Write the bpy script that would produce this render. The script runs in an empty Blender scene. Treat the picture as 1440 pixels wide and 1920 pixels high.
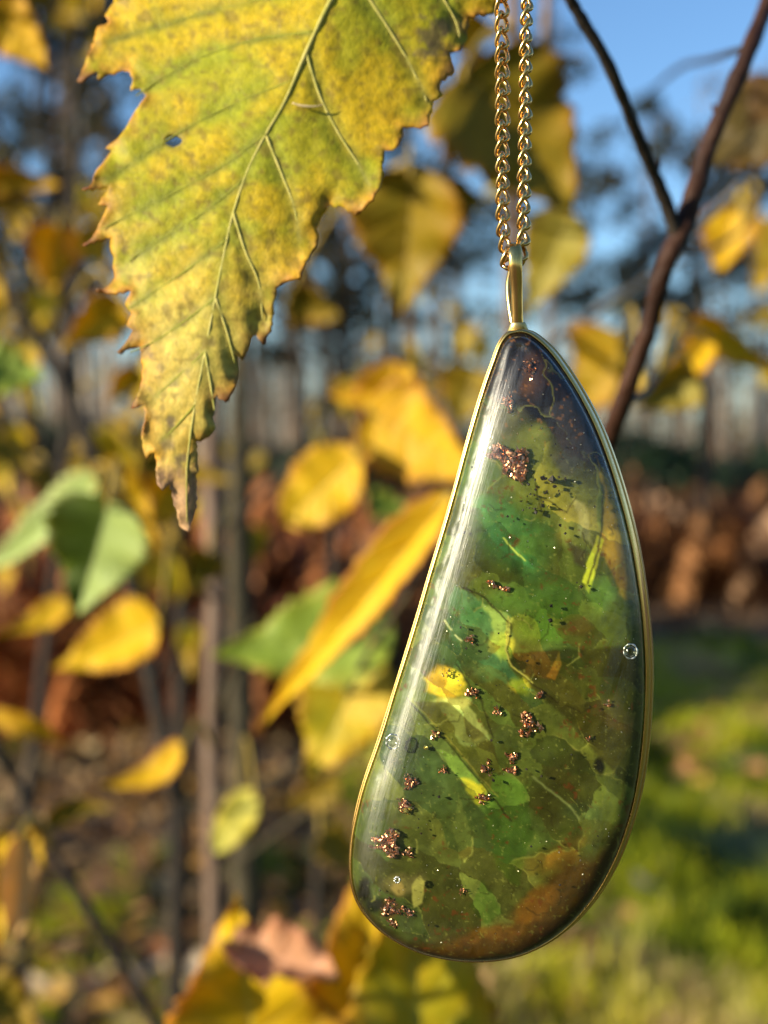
import bpy, math, random
import numpy as np
from mathutils import Vector, Matrix
from mathutils.geometry import delaunay_2d_cdt

S = bpy.context.scene
COL = S.collection
R = math.radians

# ------------------------------------------------------------------ camera
PW, PH = 1440.0, 1920.0
FPX = 2568.0                       # focal length in photo pixels
PITCH = math.atan(130 / FPX)       # horizon sits a little above the middle
CAM = Vector((0, 0, 1.25))
cam_d = bpy.data.cameras.new('camera')
cam = bpy.data.objects.new('camera', cam_d)
COL.objects.link(cam)
cam.location = CAM
cam.rotation_euler = (R(90) - PITCH, 0, 0)
cam_d.sensor_fit = 'VERTICAL'
cam_d.sensor_height = 36
cam_d.lens = 36 * FPX / PH
cam_d.clip_start = 0.01
cam_d.clip_end = 2000
D0 = 0.12                          # distance of the pendant
cam_d.dof.use_dof = True
cam_d.dof.focus_distance = D0 - 0.001
cam_d.dof.aperture_fstop = 22.0
cam_d.dof.aperture_ratio = 1.12
S.camera = cam

# ------------------------------------------------------------------ world, sun, exposure
SUN_EL, SUN_AZ = 14.5, -112.0       # azimuth clockwise from +Y (the view direction): from the left, a little behind
W = bpy.data.worlds.new('World')
S.world = W
W.use_nodes = True
nt = W.node_tree
nt.nodes.clear()
sky = nt.nodes.new('ShaderNodeTexSky')
sky.sky_type = 'NISHITA'
sky.sun_disc = False
sky.sun_elevation = R(SUN_EL)
sky.sun_rotation = R(SUN_AZ)
sky.air_density = 1.0
sky.dust_density = 0.4
sky.ozone_density = 4.5
bg = nt.nodes.new('ShaderNodeBackground')
bg.inputs['Strength'].default_value = 0.12
wo = nt.nodes.new('ShaderNodeOutputWorld')
nt.links.new(sky.outputs[0], bg.inputs[0])
nt.links.new(bg.outputs[0], wo.inputs[0])
sun_d = bpy.data.lights.new('sun', 'SUN')
sun_d.energy = 5.0
sun_d.angle = R(0.53)
sun_d.color = (1.0, 0.89, 0.70)
sun = bpy.data.objects.new('sun', sun_d)
COL.objects.link(sun)
sdir = Vector((math.sin(R(SUN_AZ)) * math.cos(R(SUN_EL)), math.cos(R(SUN_AZ)) * math.cos(R(SUN_EL)), math.sin(R(SUN_EL))))
sun.rotation_euler = (-sdir).to_track_quat('-Z', 'Y').to_euler()
sun.location = (-6, -3, 8)
S.view_settings.view_transform = 'Standard'
S.view_settings.look = 'None'
S.view_settings.exposure = 0.92
S.view_settings.gamma = 1.0
S.cycles.use_denoising = True
try:
    S.cycles.denoiser = 'OPENIMAGEDENOISE'
except Exception:
    pass
S.cycles.max_bounces = 6
S.cycles.transparent_max_bounces = 16
S.cycles.caustics_reflective = False
S.cycles.caustics_refractive = False
S.cycles.sample_clamp_indirect = 4.0

# ------------------------------------------------------------------ helpers
RT = Vector((1, 0, 0))
FW = Vector((0, math.cos(PITCH), -math.sin(PITCH)))
UP = Vector((0, math.sin(PITCH), math.cos(PITCH)))


def P(px, py, d):
    """a point of the place: where the line of sight through (px, py) reaches depth d"""
    return CAM + FW * d + RT * ((px - 720) / FPX * d) + UP * ((960 - py) / FPX * d)


def srgb(r, g, b, k=1.0):
    f = lambda c: (c / 255 / 12.92 if c / 255 <= 0.04045 else ((c / 255 + 0.055) / 1.055) ** 2.4) * k
    return (f(r), f(g), f(b), 1)


def props(o, label=None, cat=None, group=None, kind=None):
    if label: o['label'] = label
    if cat: o['category'] = cat
    if group: o['group'] = group
    if kind: o['kind'] = kind
    return o


def thing(name, loc, label, cat, group=None):
    o = bpy.data.objects.new(name, None)
    o.empty_display_size = 0.01
    COL.objects.link(o)
    o.location = loc
    return props(o, label, cat, group)


def world_loc(o):
    v = Vector(o.location)
    while o.parent:
        o = o.parent
        v = v + o.location
    return v


def mesh_obj(name, verts, faces, mat, parent=None, origin=None, smooth=True, cols=None, uvs=None, attrs=None):
    """verts are world positions; the object's origin is set at `origin`"""
    v = np.asarray([tuple(a) for a in verts] if not isinstance(verts, np.ndarray) else verts, dtype=float)
    if origin is None:
        origin = Vector(v.mean(axis=0))
    origin = Vector(origin)
    v = v - np.array(origin)
    me = bpy.data.meshes.new(name)
    me.from_pydata(v.tolist(), [], faces if isinstance(faces, list) else faces.tolist())
    me.materials.append(mat)
    if smooth:
        me.polygons.foreach_set('use_smooth', [True] * len(me.polygons))
    if cols is not None:
        a = me.color_attributes.new('tint', 'FLOAT_COLOR', 'POINT')
        c = np.ones((len(v), 4)); c[:, :cols.shape[1]] = cols
        a.data.foreach_set('color', c.ravel())
    if attrs:
        for k, val in attrs.items():
            a = me.attributes.new(k, 'FLOAT', 'POINT')
            a.data.foreach_set('value', np.asarray(val, dtype=float))
    if uvs is not None:
        uv = me.uv_layers.new(name='UVMap')
        li = np.empty(len(me.loops), dtype=int)
        me.loops.foreach_get('vertex_index', li)
        uv.data.foreach_set('uv', np.asarray(uvs)[li].ravel())
    me.update()
    o = bpy.data.objects.new(name, me)
    COL.objects.link(o)
    if parent:
        o.parent = parent
        o.location = origin - world_loc(parent)
    else:
        o.location = origin
    return o


def catmull(pts, rad, n):
    pts = [Vector(p) for p in pts]
    out, ro = [], []
    for i in range(len(pts) - 1):
        p0 = pts[max(i - 1, 0)]; p1 = pts[i]; p2 = pts[i + 1]; p3 = pts[min(i + 2, len(pts) - 1)]
        for k in range(n):
            t = k / n
            out.append(0.5 * ((2 * p1) + (p2 - p0) * t + (2 * p0 - 5 * p1 + 4 * p2 - p3) * t * t + (3 * p1 - p0 - 3 * p2 + p3) * t ** 3))
            ro.append(rad[i] * (1 - t) + rad[i + 1] * t)
    out.append(pts[-1]); ro.append(rad[-1])
    return out, ro


def tube(pts, rad, n=6, seg=10, wob=0.0, seed=0, flat=None, closed=False):
    """vertices and faces of a tapered tube along pts; flat = (axis, factor) squashes the section"""
    rnd = random.Random(seed)
    if not closed:
        c, r = catmull(pts, rad, n)
    else:
        c, r = [Vector(p) for p in pts], list(rad)
    V, F = [], []
    m = len(c)
    t0 = (c[1] - c[0]).normalized()
    ref = Vector((0, 1, 0)) if abs(t0.y) < 0.9 else Vector((1, 0, 0))
    for i in range(m):
        a = c[(i - 1) % m] if (closed or i > 0) else c[i]
        b = c[(i + 1) % m] if (closed or i < m - 1) else c[i]
        t = (b - a).normalized()
        n1 = (ref - t * ref.dot(t)).normalized()
        n2 = t.cross(n1)
        ref = n1
        rr = r[i] * (1 + wob * rnd.uniform(-1, 1))
        for k in range(seg):
            an = 2 * math.pi * k / seg
            w = 1 + wob * 0.5 * rnd.uniform(-1, 1)
            f1 = flat if flat else 1.0
            V.append(c[i] + (n1 * (math.cos(an) * f1) + n2 * math.sin(an)) * rr * w)
    rng = m if closed else m - 1
    for i in range(rng):
        j = (i + 1) % m
        for k in range(seg):
            F.append([i * seg + k, i * seg + (k + 1) % seg, j * seg + (k + 1) % seg, j * seg + k])
    if not closed:
        F.append(list(range(seg))[::-1])
        F.append([(m - 1) * seg + k for k in range(seg)])
    return V, F


_tab = np.random.RandomState(5).rand(256, 256)


def vnoise(x, y, s=1.0, seed=0):
    x = np.asarray(x) / s + seed * 17.3; y = np.asarray(y) / s + seed * 31.7
    xi = np.floor(x).astype(int); yi = np.floor(y).astype(int)
    fx = x - xi; fy = y - yi
    fx = fx * fx * (3 - 2 * fx); fy = fy * fy * (3 - 2 * fy)
    g = lambda a, b: _tab[a % 256, b % 256]
    return (g(xi, yi) * (1 - fx) + g(xi + 1, yi) * fx) * (1 - fy) + (g(xi, yi + 1) * (1 - fx) + g(xi + 1, yi + 1) * fx) * fy


def fbm(x, y, s, seed=0, o=4):
    v = 0; a = 1; t = 0
    for k in range(o):
        v = v + a * vnoise(x, y, s / 2 ** k, seed + k * 3); t += a; a *= 0.55
    return v / t


def sstep(a, b, x):
    t = np.clip((x - a) / (b - a), 0, 1)
    return t * t * (3 - 2 * t)


# ------------------------------------------------------------------ materials
def mat_new(name):
    m = bpy.data.materials.new(name)
    m.use_nodes = True
    m.node_tree.nodes.clear()
    return m, m.node_tree.nodes, m.node_tree.links


def N(ns, t, **kw):
    n = ns.new(t)
    for k, v in kw.items():
        if k in n.inputs: n.inputs[k].default_value = v
        else: setattr(n, k, v)
    return n


def mixc(ns, ls, f, a, b, mode='MIX'):
    n = ns.new('ShaderNodeMix'); n.data_type = 'RGBA'; n.blend_type = mode
    for s, v in ((n.inputs[0], f), (n.inputs[6], a), (n.inputs[7], b)):
        if hasattr(v, 'links'): ls.new(v, s)
        else: s.default_value = v
    return n.outputs[2]


def math_n(ns, ls, op, a, b=None, c=None, clamp=False):
    n = ns.new('ShaderNodeMath'); n.operation = op; n.use_clamp = clamp
    for i, v in enumerate((a, b, c)):
        if v is None: continue
        if hasattr(v, 'links'): ls.new(v, n.inputs[i])
        else: n.inputs[i].default_value = v
    return n.outputs[0]


def ramp(ns, ls, f, stops):
    n = ns.new('ShaderNodeValToRGB')
    while len(n.color_ramp.elements) < len(stops): n.color_ramp.elements.new(0.5)
    for e, (p, c) in zip(n.color_ramp.elements, stops):
        e.position = p; e.color = c if len(c) == 4 else (*c, 1)
    ls.new(f, n.inputs[0])
    return n.outputs[0]


def noise(ns, ls, vec, scale, detail=4, rough=0.6, dist=0.0):
    n = N(ns, 'ShaderNodeTexNoise', Scale=scale, Detail=detail, Roughness=rough, Distortion=dist)
    if vec is not None: ls.new(vec, n.inputs['Vector'])
    return n.outputs['Fac']


def rough_mat(name, c1, c2, scale=8, rough=0.85, bump=0.3, bscale=None, spec=0.3, trans=0.0, stretch=(1, 1, 1), attr=False, c3=None):
    m, ns, ls = mat_new(name)
    tc = ns.new('ShaderNodeTexCoord')
    mp = N(ns, 'ShaderNodeMapping'); mp.inputs['Scale'].default_value = stretch
    ls.new(tc.outputs['Object'], mp.inputs[0])
    f = noise(ns, ls, mp.outputs[0], scale, 6, 0.65)
    stops = [(0.35, c1), (0.65, c2)]
    if c3: stops = [(0.3, c1), (0.5, c2), (0.7, c3)]
    col = ramp(ns, ls, f, stops)
    if attr:
        a = ns.new('ShaderNodeVertexColor'); a.layer_name = 'tint'
        col = mixc(ns, ls, 1.0, a.outputs[0], col, 'MULTIPLY')
    b = N(ns, 'ShaderNodeBsdfPrincipled', Roughness=rough)
    b.inputs['Specular IOR Level'].default_value = spec
    ls.new(col, b.inputs['Base Color'])
    if bump:
        bn = N(ns, 'ShaderNodeBump', Strength=bump); bn.inputs['Distance'].default_value = 0.3 / (bscale or scale)
        f2 = noise(ns, ls, mp.outputs[0], bscale or scale * 2, 5, 0.7)
        ls.new(f2, bn.inputs['Height']); ls.new(bn.outputs[0], b.inputs['Normal'])
    out = ns.new('ShaderNodeOutputMaterial')
    if trans:
        t = ns.new('ShaderNodeBsdfTranslucent'); ls.new(col, t.inputs[0])
        mx = N(ns, 'ShaderNodeMixShader', Fac=trans)
        ls.new(b.outputs[0], mx.inputs[1]); ls.new(t.outputs[0], mx.inputs[2])
        ls.new(mx.outputs[0], out.inputs[0])
    else:
        ls.new(b.outputs[0], out.inputs[0])
    return m


def leaf_mat(name, main, second, edge, vein, seed=0, trans=0.45, spots=0.3, spotc=(0.12, 0.05, 0.01, 1)):
    """procedural leaf: uv.x runs along the midrib, uv.y across"""
    m, ns, ls = mat_new(name)
    uv = ns.new('ShaderNodeUVMap'); uv.uv_map = 'UVMap'
    sp = ns.new('ShaderNodeSeparateXYZ'); ls.new(uv.outputs[0], sp.inputs[0])
    s = math_n(ns, ls, 'ABSOLUTE', math_n(ns, ls, 'MULTIPLY_ADD', sp.outputs[1], 2.0, -1.0))
    t = sp.outputs[0]
    tc = ns.new('ShaderNodeTexCoord')
    mp = ns.new('ShaderNodeMapping'); mp.inputs['Location'].default_value = (seed * 3.1, seed * 1.7, seed)
    ls.new(tc.outputs['Object'], mp.inputs[0])
    big = noise(ns, ls, mp.outputs[0], 55, 4, 0.6)
    fine = noise(ns, ls, mp.outputs[0], 420, 4, 0.6)
    col = mixc(ns, ls, math_n(ns, ls, 'MULTIPLY_ADD', big, 3.0, -1.0, clamp=True), main, second)
    e = math_n(ns, ls, 'POWER', s, 5.0)
    e = math_n(ns, ls, 'MULTIPLY', e, math_n(ns, ls, 'MULTIPLY_ADD', big, 2.2, -0.2), clamp=True)
    col = mixc(ns, ls, e, col, edge)
    sv = math_n(ns, ls, 'FRACT', math_n(ns, ls, 'MULTIPLY', math_n(ns, ls, 'SUBTRACT', t, math_n(ns, ls, 'MULTIPLY', s, 0.22)), 8.0))
    sv = math_n(ns, ls, 'ABSOLUTE', math_n(ns, ls, 'SUBTRACT', sv, 0.5))
    sv = math_n(ns, ls, 'SUBTRACT', 1.0, math_n(ns, ls, 'MULTIPLY', sv, 9.0), clamp=True)
    mid = math_n(ns, ls, 'SUBTRACT', 1.0, math_n(ns, ls, 'MULTIPLY', s, 14.0), clamp=True)
    ve = math_n(ns, ls, 'MAXIMUM', math_n(ns, ls, 'MULTIPLY', sv, 0.55), mid)
    col = mixc(ns, ls, math_n(ns, ls, 'MULTIPLY', ve, 0.6), col, vein)
    spm = math_n(ns, ls, 'MULTIPLY_ADD', fine, 6.0, -3.9, clamp=True)
    col = mixc(ns, ls, math_n(ns, ls, 'MULTIPLY', spm, spots), col, spotc)
    b = N(ns, 'ShaderNodeBsdfPrincipled', Roughness=0.55)
    b.inputs['Specular IOR Level'].default_value = 0.35
    ls.new(col, b.inputs['Base Color'])
    bn = N(ns, 'ShaderNodeBump', Strength=0.5); bn.inputs['Distance'].default_value = 0.0006
    ls.new(math_n(ns, ls, 'MULTIPLY_ADD', ve, -1.0, fine), bn.inputs['Height'])
    ls.new(bn.outputs[0], b.inputs['Normal'])
    tr = ns.new('ShaderNodeBsdfTranslucent'); ls.new(col, tr.inputs[0])
    mx = N(ns, 'ShaderNodeMixShader', Fac=trans)
    ls.new(b.outputs[0], mx.inputs[1]); ls.new(tr.outputs[0], mx.inputs[2])
    out = ns.new('ShaderNodeOutputMaterial'); ls.new(mx.outputs[0], out.inputs[0])
    return m


LM = {
    'yellow': leaf_mat('leaf_yellow', (0.80, 0.57, 0.010, 1), (0.76, 0.48, 0.008, 1), (0.55, 0.18, 0.02, 1), (0.62, 0.50, 0.08, 1), 1),
    'orange': leaf_mat('leaf_orange', (0.70, 0.41, 0.006, 1), (0.80, 0.54, 0.008, 1), (0.40, 0.12, 0.03, 1), (0.5, 0.3, 0.05, 1), 2),
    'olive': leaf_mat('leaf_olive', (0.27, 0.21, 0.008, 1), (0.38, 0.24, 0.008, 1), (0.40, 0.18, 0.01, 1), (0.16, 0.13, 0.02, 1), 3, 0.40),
    'green': leaf_mat('leaf_green', (0.20, 0.30, 0.02, 1), (0.30, 0.38, 0.05, 1), (0.42, 0.36, 0.02, 1), (0.30, 0.38, 0.08, 1), 4, 0.35),
    'pale': leaf_mat('leaf_pale_green', (0.46, 0.56, 0.20, 1), (0.40, 0.50, 0.14, 1), (0.5, 0.5, 0.16, 1), (0.5, 0.58, 0.25, 1), 5, 0.35),
    'lemon': leaf_mat('leaf_lemon', (0.62, 0.60, 0.10, 1), (0.70, 0.60, 0.06, 1), (0.60, 0.42, 0.05, 1), (0.6, 0.55, 0.18, 1), 6, 0.4),
    'yellowgreen': leaf_mat('leaf_yellow_green', (0.48, 0.44, 0.012, 1), (0.66, 0.46, 0.01, 1), (0.60, 0.30, 0.01, 1), (0.42, 0.46, 0.10, 1), 7),
    'peach': leaf_mat('leaf_peach', (0.82, 0.52, 0.16, 1), (0.80, 0.56, 0.22, 1), (0.7, 0.35, 0.1, 1), (0.8, 0.6, 0.3, 1), 8),
    'brown': leaf_mat('leaf_brown', (0.48, 0.22, 0.09, 1), (0.60, 0.32, 0.17, 1), (0.36, 0.12, 0.05, 1), (0.4, 0.2, 0.1, 1), 9, 0.3),
    'dull': leaf_mat('leaf_dull_yellow', (0.36, 0.31, 0.05, 1), (0.42, 0.33, 0.03, 1), (0.40, 0.24, 0.02, 1), (0.4, 0.36, 0.1, 1), 14),
    'ochre': leaf_mat('leaf_ochre', (0.46, 0.33, 0.010, 1), (0.50, 0.28, 0.008, 1), (0.40, 0.16, 0.01, 1), (0.4, 0.3, 0.05, 1), 15),
    'shade': leaf_mat('leaf_olive_shaded', (0.07, 0.05, 0.004, 1), (0.10, 0.06, 0.004, 1), (0.12, 0.05, 0.005, 1), (0.06, 0.045, 0.01, 1), 12, 0.3),  # olive leaf on its shadow side, the shade painted into the colour
    'dark': leaf_mat('leaf_dark_brown', (0.10, 0.05, 0.01, 1), (0.14, 0.08, 0.015, 1), (0.08, 0.03, 0.01, 1), (0.1, 0.05, 0.02, 1), 10, 0.25),
}
_m = LM['green'].copy(); _m.name = 'leaf_sun_shade_halves'; _ns = _m.node_tree.nodes; _ls = _m.node_tree.links  # green leaf with its sunlit and shaded halves painted into the colour
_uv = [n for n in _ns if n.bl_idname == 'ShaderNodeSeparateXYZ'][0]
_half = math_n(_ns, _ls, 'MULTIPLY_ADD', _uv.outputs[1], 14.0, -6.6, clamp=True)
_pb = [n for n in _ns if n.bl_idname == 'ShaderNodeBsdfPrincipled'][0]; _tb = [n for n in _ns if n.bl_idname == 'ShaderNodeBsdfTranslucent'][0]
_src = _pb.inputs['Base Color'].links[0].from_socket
_shaded = mixc(_ns, _ls, 1.0, _src, (0.30, 0.36, 0.15, 1), 'MULTIPLY')
_sunlit = mixc(_ns, _ls, 0.75, _src, (0.42, 0.52, 0.16, 1))
_c = mixc(_ns, _ls, _half, _shaded, _sunlit)
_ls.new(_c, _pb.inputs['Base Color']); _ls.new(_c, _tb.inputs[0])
LM['sun_shade'] = _m
M_bark_pink = rough_mat('bark_grey_pink', (0.08, 0.045, 0.025, 1), (0.17, 0.11, 0.07, 1), 60, 0.75, 0.4, c3=(0.28, 0.19, 0.13, 1), stretch=(1, 1, 0.25))
M_bark_red = rough_mat('bark_red_brown', (0.014, 0.006, 0.003, 1), (0.04, 0.016, 0.008, 1), 90, 0.6, 0.5, spec=.2, c3=(0.08, 0.035, 0.018, 1))
M_bark_dark = rough_mat('bark_dark', (0.012, 0.009, 0.006, 1), (0.035, 0.024, 0.013, 1), 60, 0.7, 0.4)
M_bark_olive = rough_mat('bark_olive', (0.025, 0.02, 0.009, 1), (0.07, 0.055, 0.025, 1), 50, 0.8, 0.4)
M_twig_beige = rough_mat('twig_beige', (0.30, 0.22, 0.14, 1), (0.42, 0.32, 0.22, 1), 60, 0.8, 0.3)
M_petiole = rough_mat('petiole', (0.30, 0.20, 0.03, 1), (0.38, 0.26, 0.04, 1), 100, 0.6, 0.1)
M_trunk_pine = rough_mat('pine_bark', (0.05, 0.032, 0.02, 1), (0.14, 0.09, 0.055, 1), 5, 0.9, 0.7, c3=(0.28, 0.20, 0.13, 1), stretch=(1, 1, 0.3))
M_trunk_pale = rough_mat('pale_bark', (0.12, 0.09, 0.06, 1), (0.32, 0.26, 0.19, 1), 5, 0.85, 0.5, c3=(0.5, 0.43, 0.34, 1), stretch=(1, 1, 0.3))
M_needle = rough_mat('pine_needles', (0.014, 0.020, 0.008, 1), (0.032, 0.040, 0.014, 1), 1.5, 0.7, 0, trans=0.15)
M_autumn = rough_mat('autumn_foliage', (0.22, 0.13, 0.02, 1), (0.34, 0.20, 0.03, 1), 1.5, 0.7, 0, trans=0.35)
M_evergreen = rough_mat('evergreen_foliage', (0.010, 0.028, 0.012, 1), (0.03, 0.06, 0.02, 1), 3, 0.6, 0, trans=0.15)

# ------------------------------------------------------------------ the ground
def gh(x, y):
    """height of the ground"""
    x = np.asarray(x, dtype=float); y = np.asarray(y, dtype=float)
    return (fbm(x + 50, y + 50, 3.0, 2, 3) - 0.5) * 0.22 + (fbm(x + 90, y + 20, 0.62, 4, 3) - 0.5) * 0.26 + np.clip(y - 14, 0, 400) * 0.004


def axis(a, b, near, n):
    t = np.linspace(-1, 1, n)
    return near * np.sign(t) * np.abs(t) + np.sign(t) * (b - near) * np.abs(t) ** 5


gx = axis(-1, 260, 7, 260)
gy = np.concatenate([np.linspace(-260, -20, 14)[:-1], np.linspace(-20, -1, 16)[:-1], np.linspace(-1, 16, 230), np.geomspace(16.5, 420, 50)])
GX, GY = np.meshgrid(gx, gy)
GZ = gh(GX, GY)
nv = len(gx)
idx = np.arange(GX.size).reshape(GX.shape)
gf = np.stack([idx[:-1, :-1].ravel(), idx[:-1, 1:].ravel(), idx[1:, 1:].ravel(), idx[1:, :-1].ravel()], 1)
m, ns, ls = mat_new('forest_floor')
tc = ns.new('ShaderNodeTexCoord')
n1 = noise(ns, ls, tc.outputs['Object'], 0.9, 5, 0.6)
n2 = noise(ns, ls, tc.outputs['Object'], 14, 6, 0.7)
c_moss = ramp(ns, ls, n2, [(0.3, (0.015, 0.022, 0.006, 1)), (0.5, (0.05, 0.07, 0.010, 1)), (0.7, (0.28, 0.31, 0.03, 1))])
c_lit = ramp(ns, ls, n2, [(0.3, (0.02, 0.012, 0.007, 1)), (0.5, (0.08, 0.045, 0.02, 1)), (0.7, (0.28, 0.16, 0.08, 1))])
sx = ns.new('ShaderNodeSeparateXYZ'); ls.new(tc.outputs['Object'], sx.inputs[0])
side = math_n(ns, ls, 'MULTIPLY_ADD', sx.outputs[0], -0.55, 0.25, clamp=False)
f = math_n(ns, ls, 'MULTIPLY_ADD', math_n(ns, ls, 'ADD', n1, math_n(ns, ls, 'MULTIPLY', side, 0.3)), 6.0, -2.9, clamp=True)
far = math_n(ns, ls, 'MULTIPLY_ADD', sx.outputs[1], 0.7, -5.6, clamp=True)
f = math_n(ns, ls, 'MAXIMUM', f, far)
gc = mixc(ns, ls, f, c_moss, c_lit)
b = N(ns, 'ShaderNodeBsdfPrincipled', Roughness=0.95)
ls.new(gc, b.inputs['Base Color'])
bn = N(ns, 'ShaderNodeBump', Strength=0.9); bn.inputs['Distance'].default_value = 0.04
ls.new(n2, bn.inputs['Height']); ls.new(bn.outputs[0], b.inputs['Normal'])
out = ns.new('ShaderNodeOutputMaterial'); ls.new(b.outputs[0], out.inputs[0])
ground = mesh_obj('ground', np.stack([GX.ravel(), GY.ravel(), GZ.ravel()], 1), gf, m, origin=(0, 0, 0))
props(ground, 'mossy woodland ground with patches of leaf litter', None, None, 'structure')


def attr_mat(name, trans, rough=0.7):
    m, ns, ls = mat_new(name)
    a = ns.new('ShaderNodeVertexColor'); a.layer_name = 'tint'
    tc = ns.new('ShaderNodeTexCoord')
    f = noise(ns, ls, tc.outputs['Object'], 60, 3, 0.6)
    v = ramp(ns, ls, f, [(0.3, (0.6, 0.6, 0.6, 1)), (0.7, (1.15, 1.15, 1.15, 1))])
    col = mixc(ns, ls, 1.0, a.outputs[0], v, 'MULTIPLY')
    b = N(ns, 'ShaderNodeBsdfPrincipled', Roughness=rough)
    b.inputs['Specular IOR Level'].default_value = 0.3
    ls.new(col, b.inputs['Base Color'])
    t = ns.new('ShaderNodeBsdfTranslucent'); ls.new(col, t.inputs[0])
    mx = N(ns, 'ShaderNodeMixShader', Fac=trans)
    ls.new(b.outputs[0], mx.inputs[1]); ls.new(t.outputs[0], mx.inputs[2])
    out = ns.new('ShaderNodeOutputMaterial'); ls.new(mx.outputs[0], out.inputs[0])
    return m


rs = np.random.RandomState(11)


def frustum_pts(n, y0, y1, margin=0.35, pw=1.0):
    y = y0 + (y1 - y0) * rs.rand(n) ** pw
    x = (rs.rand(n) * 2 - 1) * (y * 0.29 + margin)
    return x, y


# grass: narrow bent blades gathered in tufts
def build_grass():
    nt_ = 14000
    tx, ty = frustum_pts(nt_, 2.2, 8.6, 0.4, 1.15)
    patch = .5 * fbm(tx + 10, ty * 0.8 + 7, 0.75, 9, 3) + .5 * fbm(tx + 40, ty + 7, 0.28, 19, 2) + 0.13 * np.tanh(tx * 1.6) + 0.0
    keep = patch + rs.rand(nt_) * 0.10 > 0.585
    tx, ty = tx[keep], ty[keep]
    per = 16
    n = len(tx) * per
    bx = np.repeat(tx, per) + rs.randn(n) * 0.035
    by = np.repeat(ty, per) + rs.randn(n) * 0.035
    bz = gh(bx, by) - 0.005
    h = rs.uniform(0.02, 0.065, n) * np.repeat(rs.uniform(.6, 1.7, len(tx)), per); w = rs.uniform(0.002, 0.005, n)
    an = rs.rand(n) * 6.28; ln = rs.rand(n) * 0.06 + 0.01; la = rs.rand(n) * 6.28
    dx, dy = np.cos(an) * w, np.sin(an) * w
    ox, oy = np.cos(la) * ln, np.sin(la) * ln
    V = np.empty((n, 5, 3))
    V[:, 0] = np.stack([bx - dx, by - dy, bz], 1); V[:, 1] = np.stack([bx + dx, by + dy, bz], 1)
    V[:, 2] = np.stack([bx + dx * .8 + ox * .35, by + dy * .8 + oy * .35, bz + h * .6], 1)
    V[:, 3] = np.stack([bx - dx * .8 + ox * .35, by - dy * .8 + oy * .35, bz + h * .6], 1)
    V[:, 4] = np.stack([bx + ox, by + oy, bz + h], 1)
    base = np.arange(n)[:, None] * 5
    F = [list(q) for q in (base + np.array([0, 1, 2, 3]))] + [list(q) for q in (base + np.array([3, 2, 4]))]
    pal = np.array([[0.06, 0.10, 0.008], [0.20, 0.26, 0.008], [0.42, 0.44, 0.010], [0.62, 0.57, 0.03], [0.64, 0.56, 0.15], [0.60, 0.42, 0.18]])
    c = pal[np.clip((fbm(tx + 3, ty + 9, .33, 23, 3) * 13 - 3.6 + rs.randn(len(tx)) * .7).astype(int), 0, 5)]
    c = np.repeat(c, per, 0) * rs.uniform(0.85, 1.35, (n, 1))
    c = np.repeat(c, 5, 0)
    o = mesh_obj('grass', V.reshape(-1, 3), F, attr_mat('grass_blades', 0.45), cols=c, smooth=False, origin=(0, 3, 0))
    props(o, 'short sunlit grass growing in tufts on the woodland floor', 'grass', None, 'stuff')


build_grass()


def curled_quads(x, y, z, size, cols, tilt=0.5):
    """dead leaves: each a bent strip of two quads"""
    n = len(x)
    an = rs.rand(n) * 6.28
    u = np.stack([np.cos(an), np.sin(an), rs.randn(n) * tilt], 1)
    u /= np.linalg.norm(u, axis=1)[:, None]
    r = rs.randn(n, 3) * np.array([0.6, 0.6, 0.4]) * tilt * 2 + np.array([0, 0, 1.0])
    v = np.cross(r, u); v /= np.linalg.norm(v, axis=1)[:, None]
    w = np.cross(u, v)
    c = np.stack([x, y, z], 1)
    L = (size * rs.uniform(0.6, 1.3, n))[:, None]; B = L * rs.uniform(0.4, 0.75, (n, 1)); C = L * rs.uniform(-0.3, 0.3, (n, 1))
    V = np.empty((n, 6, 3))
    V[:, 0] = c - u * L * .5; V[:, 1] = c - u * L * .1 + v * B * .5 + w * C * .5; V[:, 2] = c + u * L * .5 + w * C * .2
    V[:, 3] = c - u * L * .1 - v * B * .5 + w * C * .5; V[:, 4] = c - u * L * 0.05; V[:, 5] = c + u * L * .25 + v * B * .38 + w * C * .4
    base = np.arange(n)[:, None] * 6
    F = [list(q) for q in (base + np.array([0, 4, 2, 5, 1]))] + [list(q) for q in (base + np.array([0, 3, 2, 4]))]
    return V.reshape(-1, 3), F, np.repeat(cols, 6, 0)


def build_litter():
    n = 12000
    x, y = frustum_pts(n, 2.1, 13, 0.6, 1.2)
    patch = fbm(x + 30, y * 0.8 + 3, 0.7, 21, 3) - 0.14 * np.tanh(x * 1.5)
    k = patch + rs.rand(n) * 0.25 > 0.57
    x, y = x[k], y[k]; n = len(x)
    pal = np.array([[0.34, 0.17, 0.05], [0.42, 0.26, 0.11], [0.22, 0.10, 0.03], [0.10, 0.05, 0.02], [0.52, 0.38, 0.18], [0.48, 0.25, 0.03]])
    c = pal[rs.choice(6, n, p=[.28, .2, .2, .14, .1, .08])] * rs.uniform(0.7, 1.2, (n, 1))
    V, F, C = curled_quads(x, y, gh(x, y) + rs.rand(n) * 0.05 + 0.01, 0.075, c)
    o = mesh_obj('leaf_litter', V, F, attr_mat('dead_leaves', 0.25), cols=C, smooth=False, origin=(0, 3, 0))
    props(o, 'brown and beige fallen leaves littered over the woodland floor', 'fallen leaves', None, 'stuff')


build_litter()

# single fallen leaves on the grass
M_fallen = [rough_mat('fallen_leaf_' + n_, a_, b_, 40, .7, .3, trans=.3) for n_, a_, b_ in [('rust', (0.5, .2, .07, 1), (.62, .32, .14, 1)), ('beige', (.58, .42, .24, 1), (.7, .55, .36, 1)), ('ochre', (.6, .34, .05, 1), (.7, .45, .10, 1))]]


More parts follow.
